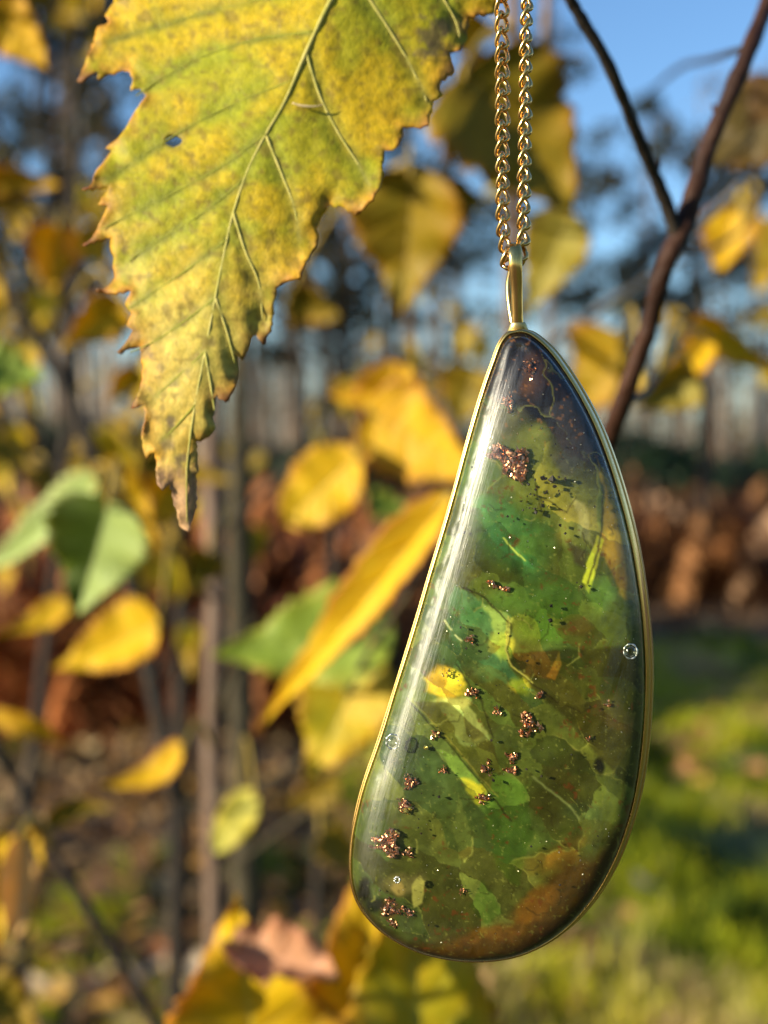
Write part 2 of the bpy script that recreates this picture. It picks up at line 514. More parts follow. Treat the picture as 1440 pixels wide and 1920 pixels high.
def fallen(px, py, k, sc, label, group=None):
    a_ = (py - 830) / FPX
    Y = 1.25 / a_
    x = (px - 720) / FPX * Y
    z = float(gh(x, Y)) + .05
    r = random.Random(int(px * 7 + py))
    V, F = [], []
    L = 0.10 * sc
    tt = np.linspace(0, 1, 9)
    wp = np.interp(tt, BIRCH[0], BIRCH[1]) * L * .38
    an = r.uniform(0, 6.28); cu = r.uniform(.2, .5); ti = r.uniform(.1, .5)
    for i, t in enumerate(tt):
        for s_ in (-1, -.5, 0, .5, 1):
            u, v = (t - .5) * L, s_ * wp[i]
            w = abs(s_) * wp[i] * .5 + cu * L * (t - .5) ** 2 + u * ti - v * .4
            V.append((x + u * math.cos(an) - v * math.sin(an), Y + u * math.sin(an) + v * math.cos(an), z + w))
    for i in range(8):
        for j in range(4): F.append([i * 5 + j, i * 5 + j + 1, i * 5 + j + 6, i * 5 + j + 5])
    o = mesh_obj('fallen_leaf', V, F, M_fallen[k], None, origin=(x, Y, z))
    props(o, label, 'fallen leaf', group)
    return o


BIRCH = ([0, .03, .09, .18, .30, .42, .55, .68, .80, .91, 1.0], [.0, .42, .78, .97, 1.0, .90, .72, .50, .29, .12, .0])
fallen(925, 1885, 1, 1.5, 'pale beige fallen leaf on the ground just right of the bottom yellow leaf')
fallen(1215, 1710, 1, 1.0, 'small beige fallen leaf on the bright grass below the right side of the pendant')
fallen(180, 1740, 0, 1.6, 'rust coloured fallen leaf beside the dark diagonal twig')
_r = random.Random(9)
for _ in range(15):
    fallen(_r.uniform(1235, 1440), _r.gauss(1415, 40), _r.choice([0, 0, 1, 2]), _r.uniform(.7, 1.4), 'rusty or beige fallen leaf on the grass to the right of the pendant', 'fallen leaves on the grass to the right')
for _ in range(22):
    fallen(_r.uniform(0, 380), _r.uniform(1700, 1915), _r.choice([0, 0, 1, 2]), _r.uniform(.8, 1.5), 'brown or beige fallen leaf in the leaf litter at the lower left', 'fallen leaves in the litter at the lower left')


def build_bracken():
    VV, FF, CC = [], [], []
    base = 0
    spots = []
    for _ in range(620):                       # left bank, nearer
        y = rs.uniform(5.6, 9.0); spots.append((rs.uniform(-0.33 * y, 0.02 * y - 0.1 * (9 - y)), y, rs.uniform(0.7, 1.1)))
    for _ in range(900):                       # the far band
        y = rs.uniform(10.2, 15.5); spots.append((rs.uniform(-0.34 * y, 0.34 * y), y, rs.uniform(0.6, 1.05)))
    for (x, y, H) in spots:
        z0 = float(gh(x, y))
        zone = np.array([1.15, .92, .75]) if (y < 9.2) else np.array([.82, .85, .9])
        a = rs.rand() * 6.28
        lean = rs.uniform(0.2, 0.8)
        tint = np.array([[0.36, 0.14, 0.04], [0.50, 0.23, 0.08], [0.60, 0.34, 0.17], [0.12, 0.04, 0.015]][rs.choice(4, p=[.34, .28, .14, .24])]) * rs.uniform(.7, 1.2) * zone
        m_ = 13
        d = np.array([math.cos(a), math.sin(a)])
        pr = np.array([-d[1], d[0]])
        for k in range(m_):
            t = k / (m_ - 1)
            cx = x + d[0] * lean * H * t ** 1.5 * .8; cy = y + d[1] * lean * H * t ** 1.5 * .8
            cz = z0 + H * (t - 0.45 * lean * t ** 3)
            L = 0.28 * math.sin(math.pi * min(1, 0.18 + t * .8)) * (1 if k > 1 else 0.15)
            for sgn in (-1, 1):
                tip = (cx + pr[0] * sgn * L + d[0] * .05, cy + pr[1] * sgn * L + d[1] * .05, cz - 0.06 - rs.rand() * .12)
                w = 0.022 + rs.rand() * .02
                VV += [(cx - d[0] * w, cy - d[1] * w, cz - w * .5), (cx + d[0] * w, cy + d[1] * w, cz + w * .5), tip]
                FF.append([base, base + 1, base + 2]); base += 3
                CC += [tint * rs.uniform(.7, 1.25)] * 3
            if k < m_ - 1:
                t2 = (k + 1) / (m_ - 1)
                VV += [(cx - .006, cy, cz), (cx + .006, cy, cz), (x + d[0] * lean * H * t2 ** 1.5 * .8, y + d[1] * lean * H * t2 ** 1.5 * .8, z0 + H * (t2 - 0.45 * lean * t2 ** 3))]
                FF.append([base, base + 1, base + 2]); base += 3
                CC += [tint] * 3
    o = mesh_obj('bracken', np.array(VV), FF, attr_mat('dead_bracken', 0.3), cols=np.array(CC), smooth=False, origin=(0, 8, 0))
    props(o, 'rust brown dead bracken standing in a mass below the trees', 'bracken', None, 'stuff')


build_bracken()

# ------------------------------------------------------------------ trees of the wood
def crown_mesh(seed, H, base, rad, nclump, per, size, sparse=1.0):
    r = np.random.RandomState(seed)
    V, F = [], []
    zc = base + (H - base) * r.rand(nclump) ** 0.9
    rr = rad * np.clip(1.15 - ((zc - base) / (H - base)) ** 1.3, 0.15, 1) * r.rand(nclump) ** 0.5
    an = r.rand(nclump) * 6.28
    cx, cy = np.cos(an) * rr, np.sin(an) * rr
    n = nclump * per
    cr = r.uniform(0.14, 0.36, nclump)
    q = r.randn(n, 3); q /= np.linalg.norm(q, axis=1)[:, None]
    q = q * (r.rand(n, 1) ** .4) * np.array([1.7, 1.7, 0.8]) * np.repeat(cr, per)[:, None]
    c = np.stack([np.repeat(cx, per), np.repeat(cy, per), np.repeat(zc, per)], 1) + q
    u = r.randn(n, 3); u /= np.linalg.norm(u, axis=1)[:, None]
    v = np.cross(u, r.randn(n, 3)); v /= np.linalg.norm(v, axis=1)[:, None]
    s = size * r.uniform(0.5, 1.4, (n, 1))
    T = np.stack([c - u * s * .5 - v * s * .22, c - u * s * .3 + v * s * .3, c + u * s * .6], 1)
    base_i = np.arange(n)[:, None] * 3
    return T.reshape(-1, 3), [list(k) for k in (base_i + np.array([0, 1, 2]))], list(zip(cx, cy, zc))


def tree(name, seed, H, base, rad, r0, mt, mc, loc, label, cat, group, nclump=46, per=42, size=0.2):
    rnd = random.Random(seed)
    t = thing(name, loc, label, cat, group)
    L = Vector(loc)
    lean = rnd.uniform(-0.03, 0.03) * H
    pts = [(0, 0, -0.3), (lean * .2, 0, H * .3), (lean * .5 + rnd.uniform(-.1, .1), rnd.uniform(-.1, .1), H * .6), (lean, 0, H)]
    V, F = tube(pts, [r0 * 1.25, r0 * .85, r0 * .6, r0 * .12], 4, 8, 0.05, seed)
    cv, cf, cl = crown_mesh(seed, H, base, rad, nclump, per, size)
    for k, (x, y, z) in enumerate(cl):
        if k % 2: continue
        zb = z - 0.25 * math.hypot(x, y)
        v2, f2 = tube([(lean * z / H, 0, zb), (x * .5, y * .5, zb + (z - zb) * .6), (x, y, z)], [r0 * .18, r0 * .09, r0 * .03], 2, 4)
        o_ = len(V); V += v2; F += [[i + o_ for i in ff] for ff in f2]
    for k in range(4):     # dead side twigs on the bare part of the trunk
        z = rnd.uniform(0.25, 1) * base; a = rnd.random() * 6.28; l = rnd.uniform(.4, 1.1)
        v2, f2 = tube([(lean * z / H, 0, z), (math.cos(a) * l * .5, math.sin(a) * l * .5, z + .1), (math.cos(a) * l, math.sin(a) * l, z + rnd.uniform(-.1, .3))], [.025, .016, .006], 2, 3)
        o_ = len(V); V += v2; F += [[i + o_ for i in ff] for ff in f2]
    mesh_obj('trunk', [Vector(v) + L for v in V], F, mt, t, origin=L)
    mesh_obj('crown', cv + np.array(loc), cf, mc, t, origin=L, smooth=False)
    return t


def copy_tree(o, loc, rz, sc=1.0, label=None):
    c = o.copy(); COL.objects.link(c)
    c.location = loc; c.rotation_euler = (0, 0, rz); c.scale = (sc, sc, sc)
    if label: c['label'] = label
    for ch in list(o.children):
        d = ch.copy(); COL.objects.link(d); d.parent = c
    return c


rnd = random.Random(4)


def gp(px, Y):
    x = (px - 720) / FPX * Y
    return (x, Y, float(gh(x, Y)))


PL = 'tall bare-stemmed pine with an open dark crown in the wood behind'
PG = 'pines of the wood behind'
BL = 'slender pale-barked tree with thin ochre foliage in the wood behind'
BG = 'pale slender trees of the wood behind'
pines = [tree('pine_tree', 10 + i, h, b_, rd, r0, M_trunk_pine, M_needle, gp(px, Y), PL, 'tree', PG, nc, pr_, sz)
         for i, (h, b_, rd, r0, px, Y, nc, pr_, sz) in enumerate([
             (11, 4.2, 1.7, 0.13, 120, 27, 15, 60, 0.20), (12, 5.0, 1.9, 0.15, 560, 36, 17, 60, 0.20),
             (9.5, 3.6, 1.5, 0.12, 1210, 33, 14, 56, 0.20), (13, 5.5, 2.0, 0.16, 300, 30, 18, 60, 0.20)])]
pales = [tree('pale_tree', 30 + i, h, b_, rd, r0, M_trunk_pale, M_autumn, gp(px, Y), BL, 'tree', BG, nc, pr_, sz)
         for i, (h, b_, rd, r0, px, Y, nc, pr_, sz) in enumerate([
             (8, 2.5, 1.2, 0.09, 165, 22, 14, 16, 0.12), (7.5, 2.6, 1.1, 0.08, 1330, 24, 12, 14, 0.12)])]
# rows of trunks that fill the view
Y = 24.0
while Y < 64:
    half = 830 if Y < 60 else 800
    step = rnd.uniform(60, 120)
    px = 720 - half + rnd.uniform(0, 60)
    while px < 720 + half:
        right = px > 1000
        mid = 600 < px <= 1000
        y_ = Y + rnd.uniform(-2, 2)
        skip = 0.58 if (right and Y < 50) else (0.42 if (mid and Y < 40) else 0.12)
        if rnd.random() > skip + (.40 if px < 620 else .18):
            x, yy, z = gp(px, y_)
            if rnd.random() < 0.74:
                sc = rnd.uniform(.8, 1.15)
                if px > 1000: sc *= 0.70 + 0.10 * rnd.random()
                elif mid: sc *= 0.84
                copy_tree(rnd.choice(pines), (x, yy, z), rnd.random() * 6.28, sc)
            else:
                copy_tree(rnd.choice(pales), (x, yy, z), rnd.random() * 6.28, rnd.uniform(.8, 1.2))
        px += rnd.uniform(55, 135) * (1.0 if Y < 50 else 0.8)
    Y += rnd.uniform(4.0, 6.0)


# unseen pines added round the camera to block low sky, sun's side left open
for k in range(95):
    a = rnd.uniform(0, 360); dist = rnd.uniform(13, 34)
    if a > 180: a -= 360
    if -26 < a < 26 or -134 < a < -66: continue
    x, y = dist * math.sin(R(a)), dist * math.cos(R(a))
    c = copy_tree(pines[rnd.randrange(4)], (x, y, float(gh(x, y))), rnd.random() * 6.28, rnd.uniform(.85, 1.15), 'unseen pine added round the clearing to block low sky')
    c['group'] = 'pines round the clearing'


def far_wood():
    r = np.random.RandomState(8)
    VV, FF, CC = [], [], []
    n = 360
    Yd = r.uniform(82, 150, n); X_ = (r.rand(n) * 2 - 1) * Yd * .34
    for x, y in zip(X_, Yd):
        z = float(gh(x, y)) - .3; h = r.uniform(6, 11); w = r.uniform(.07, .16)
        v, f = tube([(x, y, z), (x + r.uniform(-.3, .3), y, z + h * .5), (x + r.uniform(-.6, .6), y, z + h)], [w, w * .8, w * .3], 1, 5)
        o_ = len(VV); VV += v; FF += [[i + o_ for i in q] for q in f]
        CC += [np.array([[.20, .14, .09], [.08, .055, .035], [.34, .27, .19]][r.randint(3)])] * len(v)
    VV = np.array([tuple(v) for v in VV])
    m_ = 11000
    y = r.uniform(80, 150, m_); x = (r.rand(m_) * 2 - 1) * y * .34; z = gh(x, y) + (r.rand(m_) ** 1.7) * 7.0
    c = np.stack([x, y, z], 1); u = r.randn(m_, 3); u /= np.linalg.norm(u, axis=1)[:, None]; v = np.cross(u, r.randn(m_, 3)); v /= np.linalg.norm(v, axis=1)[:, None]
    s_ = r.uniform(.25, .8, (m_, 1))
    T = np.stack([c - u * s_ * .5, c + v * s_ * .5, c + u * s_ * .5], 1).reshape(-1, 3)
    F2 = [list(k + len(VV)) for k in (np.arange(m_)[:, None] * 3 + np.array([0, 1, 2]))]
    cc = np.array([[.03, .035, .012], [.14, .09, .025], [.07, .06, .025], [.20, .12, .05]])[r.randint(0, 4, m_)]
    o = mesh_obj('distant_wood', np.vstack([VV, T]), FF + F2, attr_mat('distant_trees', .15), cols=np.vstack([np.array(CC), np.repeat(cc, 3, 0)]), smooth=False, origin=(0, 100, 0))
    props(o, 'far-off mass of thin trunks and brush closing the wood', 'woodland', None, 'stuff')


far_wood()

# unseen pines added beside and behind the camera: they shade the middle of the clearing and stand in the gold's reflections
SL = 'unseen pine added round the clearing to block low sky'
for (x, y, s) in [(-11, 6.5, 1.0), (-13, 9.0, 1.1), (-9.5, 12.5, 0.9), (-16, 11.5, 1.1), (-8.5, 16.5, 0.9), (-12, 20, 1.0), (9, 14, .9), (12, 20, 1.0),
                  (6, -9, 1.0), (10, -5, .9), (13, 3, 1.0), (2, -13, 1.1), (9, -14, 1.0), (-3, -16, 1.0), (16, -8, 1.1), (11, 9, 1.0), (5.5, -14.5, 1.1), (15, -1, 1.0), (8.5, -10, 1.1), (-8, -20, 1.1)]:
    c = copy_tree(pines[rnd.randrange(4)], (x, y, float(gh(x, y))), rnd.random() * 6.28, s, SL)
    c['group'] = 'pines round the clearing'


def lattice_tree(px, Y, w, z0, z1, n, thr, sc_, seed, label):
    """small tree whose leaves hang in ragged sprays with sky showing between"""
    r = np.random.RandomState(seed)
    x0_ = (px - 720) / FPX * Y
    g0 = float(gh(x0_, Y))
    loc = (x0_, Y, g0)
    t = thing('scrub_tree', loc, label, 'tree', 'ragged small trees in front of the pines')
    V, F = tube([(x0_, Y, g0 - .2), (x0_ + .1, Y, g0 + z0 * .6), (x0_ - .05, Y, (z0 + z1) / 2), (x0_, Y, z1)], [.07, .055, .035, .01], 4, 7, .06, seed)
    for k in range(26):
        z = r.uniform(z0 - .3, z1 - .2); sg = r.choice([-1, 1]); l = r.uniform(.4, 1.0) * w
        v2, f2 = tube([(x0_, Y, z), (x0_ + sg * l * .5, Y + r.uniform(-.2, .2), z + .12 + r.uniform(-.05, .15)), (x0_ + sg * l, Y + r.uniform(-.3, .3), z + r.uniform(-.1, .5))], [.022, .014, .005], 4, 4, .1, k)
        o_ = len(V); V += v2; F += [[i + o_ for i in q] for q in f2]
    mesh_obj('trunk', V, F, M_bark_dark, t, origin=loc)
    x = x0_ + r.uniform(-w, w, n); z = r.uniform(z0, z1, n); y = Y + r.uniform(-.35, .35, n)
    d = fbm(x + 70, z * 1.0 + 40, sc_, seed, 3)
    edge_ = np.hypot((x - x0_) / w, (z - (z0 + z1) / 2) / ((z1 - z0) / 2))
    k = d > thr + .12 * np.clip(edge_ - .75, 0, 1)
    x, y, z = x[k], y[k], z[k]; n = len(x)
    c = np.stack([x, y, z], 1); u = r.randn(n, 3); u /= np.linalg.norm(u, axis=1)[:, None]; v = np.cross(u, r.randn(n, 3)); v /= np.linalg.norm(v, axis=1)[:, None]
    s_ = r.uniform(.04, .085, (n, 1))
    T = np.stack([c - u * s_ * .5, c + v * s_ * .35, c + u * s_ * .5, c - v * s_ * .35], 1).reshape(-1, 3)
    F2 = [list(q) for q in (np.arange(n)[:, None] * 4 + np.array([0, 1, 2, 3]))]
    cc = np.array([[.025, .025, .01], [.05, .04, .012], [.12, .075, .01], [.035, .045, .015]])[r.choice(4, n, p=[.4, .25, .1, .25])]
    mesh_obj('crown', T, F2, M_scrub, t, origin=loc, cols=np.repeat(cc, 4, 0), smooth=False)


M_scrub = attr_mat('scrub_leaves', .15)
lattice_tree(110, 9.0, 1.15, 2.15, 4.5, 15000, .56, .20, 2, 'ragged dark small tree with sky between its sprays behind the big leaf')
lattice_tree(640, 11.0, 1.0, 1.75, 3.9, 11000, .55, .22, 3, 'ragged dark small tree with sky between its sprays left of the chain')
lattice_tree(1300, 11.0, 1.1, 2.0, 3.75, 12000, .51, .22, 6, 'ragged dark small tree with sky between its sprays behind the forked branch')


def shrub(loc, seed, w, h, label, group):
    r = np.random.RandomState(seed)
    t = thing('evergreen_shrub', loc, label, 'shrub', group)
    n = 2600
    c = r.randn(n, 3); c /= np.linalg.norm(c, axis=1)[:, None]
    lump = 0.75 + 0.35 * fbm(c[:, 0] * 3 + 9, c[:, 2] * 3 + 9, 0.9, seed, 3)
    c = c * (r.rand(n, 1) ** 0.35) * lump[:, None] * np.array([w, w * .7, h * .62]) + np.array([0, 0, h * .45])
    c[:, 2] = np.abs(c[:, 2])
    u = r.randn(n, 3); u /= np.linalg.norm(u, axis=1)[:, None]
    v = np.cross(u, r.randn(n, 3)); v /= np.linalg.norm(v, axis=1)[:, None]
    s = 0.13 * r.uniform(.5, 1.3, (n, 1))
    T = np.stack([c - u * s * .5, c + v * s * .35, c + u * s * .5, c - v * s * .35], 1).reshape(-1, 3)
    F = [list(k) for k in (np.arange(n)[:, None] * 4 + np.array([0, 1, 2, 3]))]
    mesh_obj('foliage', T + np.array(loc), F, M_evergreen, t, origin=loc, smooth=False)
    V, F = [], []
    for k in range(6):
        a = k * 1.05
        v2, f2 = tube([(0, 0, -.1), (math.cos(a) * w * .3, math.sin(a) * w * .2, h * .4), (math.cos(a) * w * .5, math.sin(a) * w * .3, h * .8)], [.04, .03, .01], 2, 5)
        o_ = len(V); V += v2; F += [[i + o_ for i in ff] for ff in f2]
    mesh_obj('stem', [Vector(q) + Vector(loc) for q in V], F, M_bark_dark, t, origin=loc)
    return t


EL = 'low dark evergreen shrub at the foot of the trees'
EG = 'evergreen shrubs under the trees'
sh = shrub(gp(1190, 17.5), 3, 1.1, 1.35, 'low dark evergreen shrub right of the pendant, below the forked branch', EG)
sh2 = shrub(gp(90, 18.0), 5, 1.2, 1.5, 'dark evergreen shrub between the bracken and trees on the far left', EG)
for (px, Y, s) in [(230, 19, .9), (-40, 17, 1.1), (640, 19, 1.0), (760, 20, .8), (880, 22, .9), (1290, 19.5, .8), (1040, 21, 1.0), (500, 21, .8), (1440, 20, .8)]:
    copy_tree(rnd.choice([sh, sh2]), gp(px, Y), rnd.random() * 6, s, EL)

# ------------------------------------------------------------------ leaves and twigs near the camera
BIRCH = ([0, .03, .09, .18, .30, .42, .55, .68, .80, .91, 1.0], [.0, .42, .78, .97, 1.0, .90, .72, .50, .29, .12, .0])
OVAL = ([0, .04, .12, .25, .40, .55, .70, .82, .92, 1.0], [.0, .35, .66, .92, 1.0, .97, .82, .60, .33, .0])


def add_leaf(parent, base, tip, d0, d1, width, mat, label=None, roll=0, fold=0.15, curl=0.25, sag=0.0, shape=BIRCH, teeth=13, wave=0.10, attach=None, seed=0, side=0.0, prad=None):
    """base and tip: where the blade starts and ends; width across at its widest (photo pixels at its distance)"""
    rd = random.Random(seed * 7 + int(base[0] * 3 + tip[1]))
    A, B = P(base[0], base[1], d0), P(tip[0], tip[1], d1)
    L = (B - A).length
    u = (B - A) / L
    view = (CAM - (A + B) / 2).normalized()
    n = (view - u * view.dot(u)).normalized()
    n = Matrix.Rotation(R(roll), 3, u) @ n
    v = n.cross(u)
    hw = width / 2 / FPX * (d0 + d1) / 2
    nu, nvv = 56, 7
    V, UV = [], []
    tt = np.linspace(0, 1, nu + 1)
    wp = np.interp(tt, shape[0], shape[1])
    ph = rd.random() * 6.28
    for i, t in enumerate(tt):
        saw = ((t * teeth * 1.0) % 1.0)
        ser = 1 + (0.17 * (saw - 0.5) + 0.08 * ((t * teeth * 3.1) % 1.0 - .5)) * (1 if teeth else 0)
        for j in range(-nvv, nvv + 1):
            s = j / nvv
            w = wp[i] * hw * (1 + (ser - 1) * abs(s) ** 4)
            tl = t + 0.03 * abs(s) ** 2 * wp[i] - 0.06 * abs(s) * wp[i] * (1 - t)
            q = A + u * (tl * L) + v * (s * w + side * math.sin(math.pi * t) * hw)
            z = fold * abs(s) * w * 2 - curl * L * (4 * t * (1 - t)) * 0.5 - sag * L * t * t
            z += wave * hw * (math.sin(t * 11 + ph + (2 if s > 0 else 0)) + .7 * math.sin(t * 23 + ph * 2.3 + (4 if s > 0 else 0))) * abs(s) ** 1.5
            z += -0.03 * hw * abs(math.sin((t - .22 * abs(s)) * 8 * math.pi)) * (1 - abs(s)) * 1.5
            V.append(q + n * z)
            UV.append((t, s * .5 + .5))
    c = 2 * nvv + 1
    F = []
    for i in range(nu):
        for j in range(c - 1):
            F.append([i * c + j, i * c + j + 1, (i + 1) * c + j + 1, (i + 1) * c + j])
    o = mesh_obj('leaf', V, F, LM[mat] if isinstance(mat, str) else mat, parent, origin=A, uvs=UV)
    if label: o['label'] = label
    md = o.modifiers.new('thickness', 'SOLIDIFY'); md.thickness = 0.00022; md.offset = 0
    if attach:
        C = P(*attach)
        mp = (A + C) / 2 + Vector((0, 0, 0.08 * (A - C).length))
        pr = prad or 0.0008
        # petiole carries on as the raised midrib's start
        V, F = tube([C, mp, A, A + u * (L * .08) - n * (curl * L * .14)], [pr * 1.3, pr, pr, pr * .5], 4, 6)
        pe = mesh_obj('petiole', V, F, M_petiole, o, origin=A)
    return o


def stem(parent, name, pts, rad, mat, wob=0.05, seed=1, seg=12, label=None):
    """pts: (px, py, depth); rad in photo pixels at that depth"""
    W_ = [P(*p) for p in pts]
    r = [q / FPX * p[2] for q, p in zip(rad, pts)]
    V, F = tube(W_, r, 10, seg, wob, seed)
    o = mesh_obj(name, V, F, mat, parent, origin=W_[0])
    if label: o['label'] = label
    return o


# A: the sapling with two stems behind the pendant
tA = thing('birch_sapling', P(410, 1990, 0.80), 'young birch with twin thin stems and yellow leaves behind the pendant', 'sapling')
stem(tA, 'stem', [(418, 3600, 0.84), (402, 1780, 0.80), (398, 1420, 0.80), (404, 1100, 0.80), (396, 860, 0.81), (410, 600, 0.82), (402, 250, 0.84), (380, -200, .86)], [20, 18, 18, 18, 17, 13, 10, 7], M_bark_pink, label='pinkish grey stem')
stem(tA, 'stem', [(455, 3400, 1.04), (462, 1750, 1.0), (455, 1400, 1.0), (448, 1000, 1.0), (452, 700, 1.0), (440, 300, 1.02), (455, -200, 1.02)], [26, 25, 24, 22, 17, 14, 10], M_bark_olive, seed=4, label='dark olive stem')
stem(tA, 'twig', [(404, 1330, 0.80), (440, 1250, .62), (478, 1160, .45)], [7, 7, 5], M_bark_olive)
stem(tA, 'twig', [(404, 1010, 0.80), (520, 900, .60), (660, 800, .46), (760, 730, .42)], [7, 6, 5, 4], M_bark_dark)
stem(tA, 'twig', [(398, 1500, 0.80), (560, 1430, .60), (700, 1210, .36), (850, 1000, .31)], [6, 6, 6, 5], M_bark_olive)
stem(tA, 'twig', [(402, 1650, 0.80), (520, 1560, .72), (640, 1480, .62)], [6, 5, 3], M_bark_olive)
stem(tA, 'twig', [(398, 1120, 0.80), (330, 1040, .66), (235, 935, .50), (180, 880, .45)], [7, 6, 5, 4], M_bark_dark)
stem(tA, 'twig', [(400, 1900, 0.80), (520, 1960, .6), (760, 2050, .36)], [6, 6, 6], M_bark_dark)
add_leaf(tA, (850, 925), (478, 1372), .31, .345, 100, 'yellow', 'long bright yellow leaf touching the left edge of the pendant', roll=22, fold=.30, curl=-.10, attach=(850, 1000, .31), teeth=15, side=.30, seed=3)
add_leaf(tA, (690, 1225), (572, 1475), .42, .42, 200, 'yellowgreen', 'yellow green pointed leaf below the long yellow one', roll=15, fold=.12, curl=.08, attach=(700, 1210, .38), seed=5)
add_leaf(tA, (740, 1175), (392, 1228), .39, .40, 200, 'green', 'green leaf behind the long yellow leaf', roll=12, fold=.15, curl=.12, attach=(700, 1210, .38), seed=6)
add_leaf(tA, (672, 850), (528, 985), .40, .41, 140, 'yellow', 'oval yellow leaf alone against the bracken', roll=8, fold=.08, curl=.10, shape=OVAL, attach=(665, 800, .46), seed=8)
add_leaf(tA, (800, 745), (612, 740), .42, .43, 100, 'orange', 'orange leaf pointing left', roll=20, fold=.2, curl=.1, attach=(760, 730, .42), seed=9)
add_leaf(tA, (700, 790), (765, 680), .43, .42, 125, 'orange', None, roll=-10, fold=.2, curl=.15, shape=OVAL, attach=(745, 740, .42), seed=10)
add_leaf(tA, (690, 770), (905, 905), .41, .39, 190, 'orange', 'broad orange leaf running behind the pendant', roll=12, fold=.12, curl=.12, attach=(745, 740, .42), seed=11)
add_leaf(tA, (890, 690), (850, 800), .55, .55, 120, 'olive', None, roll=12, attach=(800, 720, .5), seed=12)
add_leaf(tA, (205, 935), (140, 1160), .36, .37, 205, 'sun_shade', 'heart-shaped green leaf with a sunlit and a shaded half painted in', roll=16, fold=.10, curl=.06, attach=(235, 930, .5), seed=13)
add_leaf(tA, (188, 900), (-60, 1090), .44, .46, 92, 'pale', 'pale green leaf folded on its midrib at the left edge', roll=35, fold=.3, curl=.1, attach=(180, 880, .45), seed=14)
add_leaf(tA, (300, 1165), (95, 1255), .46, .47, 130, 'yellow', 'yellow leaf below the heart-shaped green one', roll=20, fold=.25, curl=.15, attach=(330, 1040, .66), seed=15)
add_leaf(tA, (130, 1130), (-10, 1190), .48, .47, 60, 'yellow', None, roll=30, attach=(235, 935, .5), seed=16)
add_leaf(tA, (180, 870), (300, 1030), .55, .56, 115, 'orange', None, roll=15, fold=.2, attach=(235, 935, .5), seed=17)
add_leaf(tA, (320, 900), (270, 1010), .6, .6, 110, 'yellow', None, roll=-20, attach=(330, 1040, .66), seed=18)
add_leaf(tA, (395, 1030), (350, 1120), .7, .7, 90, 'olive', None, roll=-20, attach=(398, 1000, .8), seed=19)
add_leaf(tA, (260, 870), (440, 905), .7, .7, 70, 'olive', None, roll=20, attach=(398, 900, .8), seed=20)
add_leaf(tA, (478, 1482), (398, 1600), .44, .44, 74, 'lemon', 'small pale lemon oval leaf in front of the pink stem', roll=10, fold=.06, curl=.06, shape=OVAL, teeth=0, attach=(450, 1500, .75), seed=21)
add_leaf(tA, (650, 1365), (740, 1440), .52, .52, 55, 'lemon', None, roll=10, shape=OVAL, attach=(640, 1400, .62), seed=22)
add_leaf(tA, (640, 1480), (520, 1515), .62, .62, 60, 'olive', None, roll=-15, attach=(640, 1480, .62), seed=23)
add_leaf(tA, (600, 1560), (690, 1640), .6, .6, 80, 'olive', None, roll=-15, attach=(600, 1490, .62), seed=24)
add_leaf(tA, (690, 940), (780, 960), .62, .62, 60, 'green', None, roll=-15, attach=(660, 880, .62), seed=27)
# the big leaves along the bottom
add_leaf(tA, (490, 2160), (440, 1690), .30, .29, 430, 'yellow', 'large orange yellow leaf rising from the bottom edge', roll=-8, fold=.10, curl=.10, attach=(700, 2040, .40), teeth=15, wave=.12, seed=25)
add_leaf(tA, (430, 1770), (632, 1822), .285, .275, 110, 'brown', 'pinkish brown withered leaf curled over the orange one', roll=-20, fold=.5, curl=.25, shape=OVAL, wave=.35, attach=(440, 1900, .31), seed=26)
add_leaf(tA, (680, 2160), (690, 1600), .33, .33, 330, 'yellow', 'broad yellow leaf under the bottom of the pendant', roll=10, fold=.14, curl=.08, attach=(760, 2050, .36), teeth=15, seed=28)
add_leaf(tA, (800, 2170), (770, 1560), .315, .315, 330, 'yellowgreen', 'pale yellow leaf under the bottom right of the pendant', roll=14, fold=.10, curl=.06, attach=(760, 2050, .36), teeth=15, seed=29)

# B: the forked branch on the right
tB = thing('birch_branch', P(1120, 900, 0.21), 'dark red brown forked birch branch to the right of the pendant', 'branch')
stem(tB, 'branch', [(1040, 1150, .23), (1126, 870, .21), (1172, 740, .20), (1214, 620, .195), (1246, 500, .19), (1283, 420, .19), (1330, 270, .19), (1398, 110, .19), (1455, -40, .20), (1500, -200, .21)], [19, 18, 17, 17, 18, 20, 17, 16, 15, 14], M_bark_red, wob=.09, seed=2, seg=16)
stem(tB, 'branch', [(1272, 450, .19), (1245, 370, .187), (1200, 265, .18), (1140, 120, .17), (1070, 0, .165), (1020, -110, .16)], [15, 13, 12, 11.5, 11, 10], M_bark_dark, wob=.10, seed=3, seg=14, label='thin black side branch leaning left')
stem(tB, 'twig', [(1395, 90, .19), (1330, 112, .30), (1270, 130, .42), (1200, 190, .52)], [6, 6, 5, 3], M_bark_dark)
stem(tB, 'twig', [(1285, 440, .19), (1340, 395, .34), (1392, 345, .38)], [9, 8, 6], M_twig_beige)
stem(tB, 'twig', [(1180, 750, .20), (1210, 735, .26), (1235, 700, .33)], [9, 7, 5], M_bark_dark)
stem(tB, 'twig', [(1270, 470, .19), (1330, 470, .36), (1400, 420, .44), (1470, 300, .45)], [5, 5, 5, 4], M_bark_dark)
add_leaf(tB, (1300, 700), (1190, 770), .40, .40, 105, 'dull', 'pale yellow leaf curling beside the branch', roll=-25, fold=.4, curl=.35, attach=(1235, 700, .33), seed=41)
add_leaf(tB, (1290, 610), (1470, 710), .42, .43, 75, 'yellow', 'arched yellow leaf reaching to the right edge', roll=-20, fold=.3, curl=.35, attach=(1235, 700, .33), seed=42, side=.3)
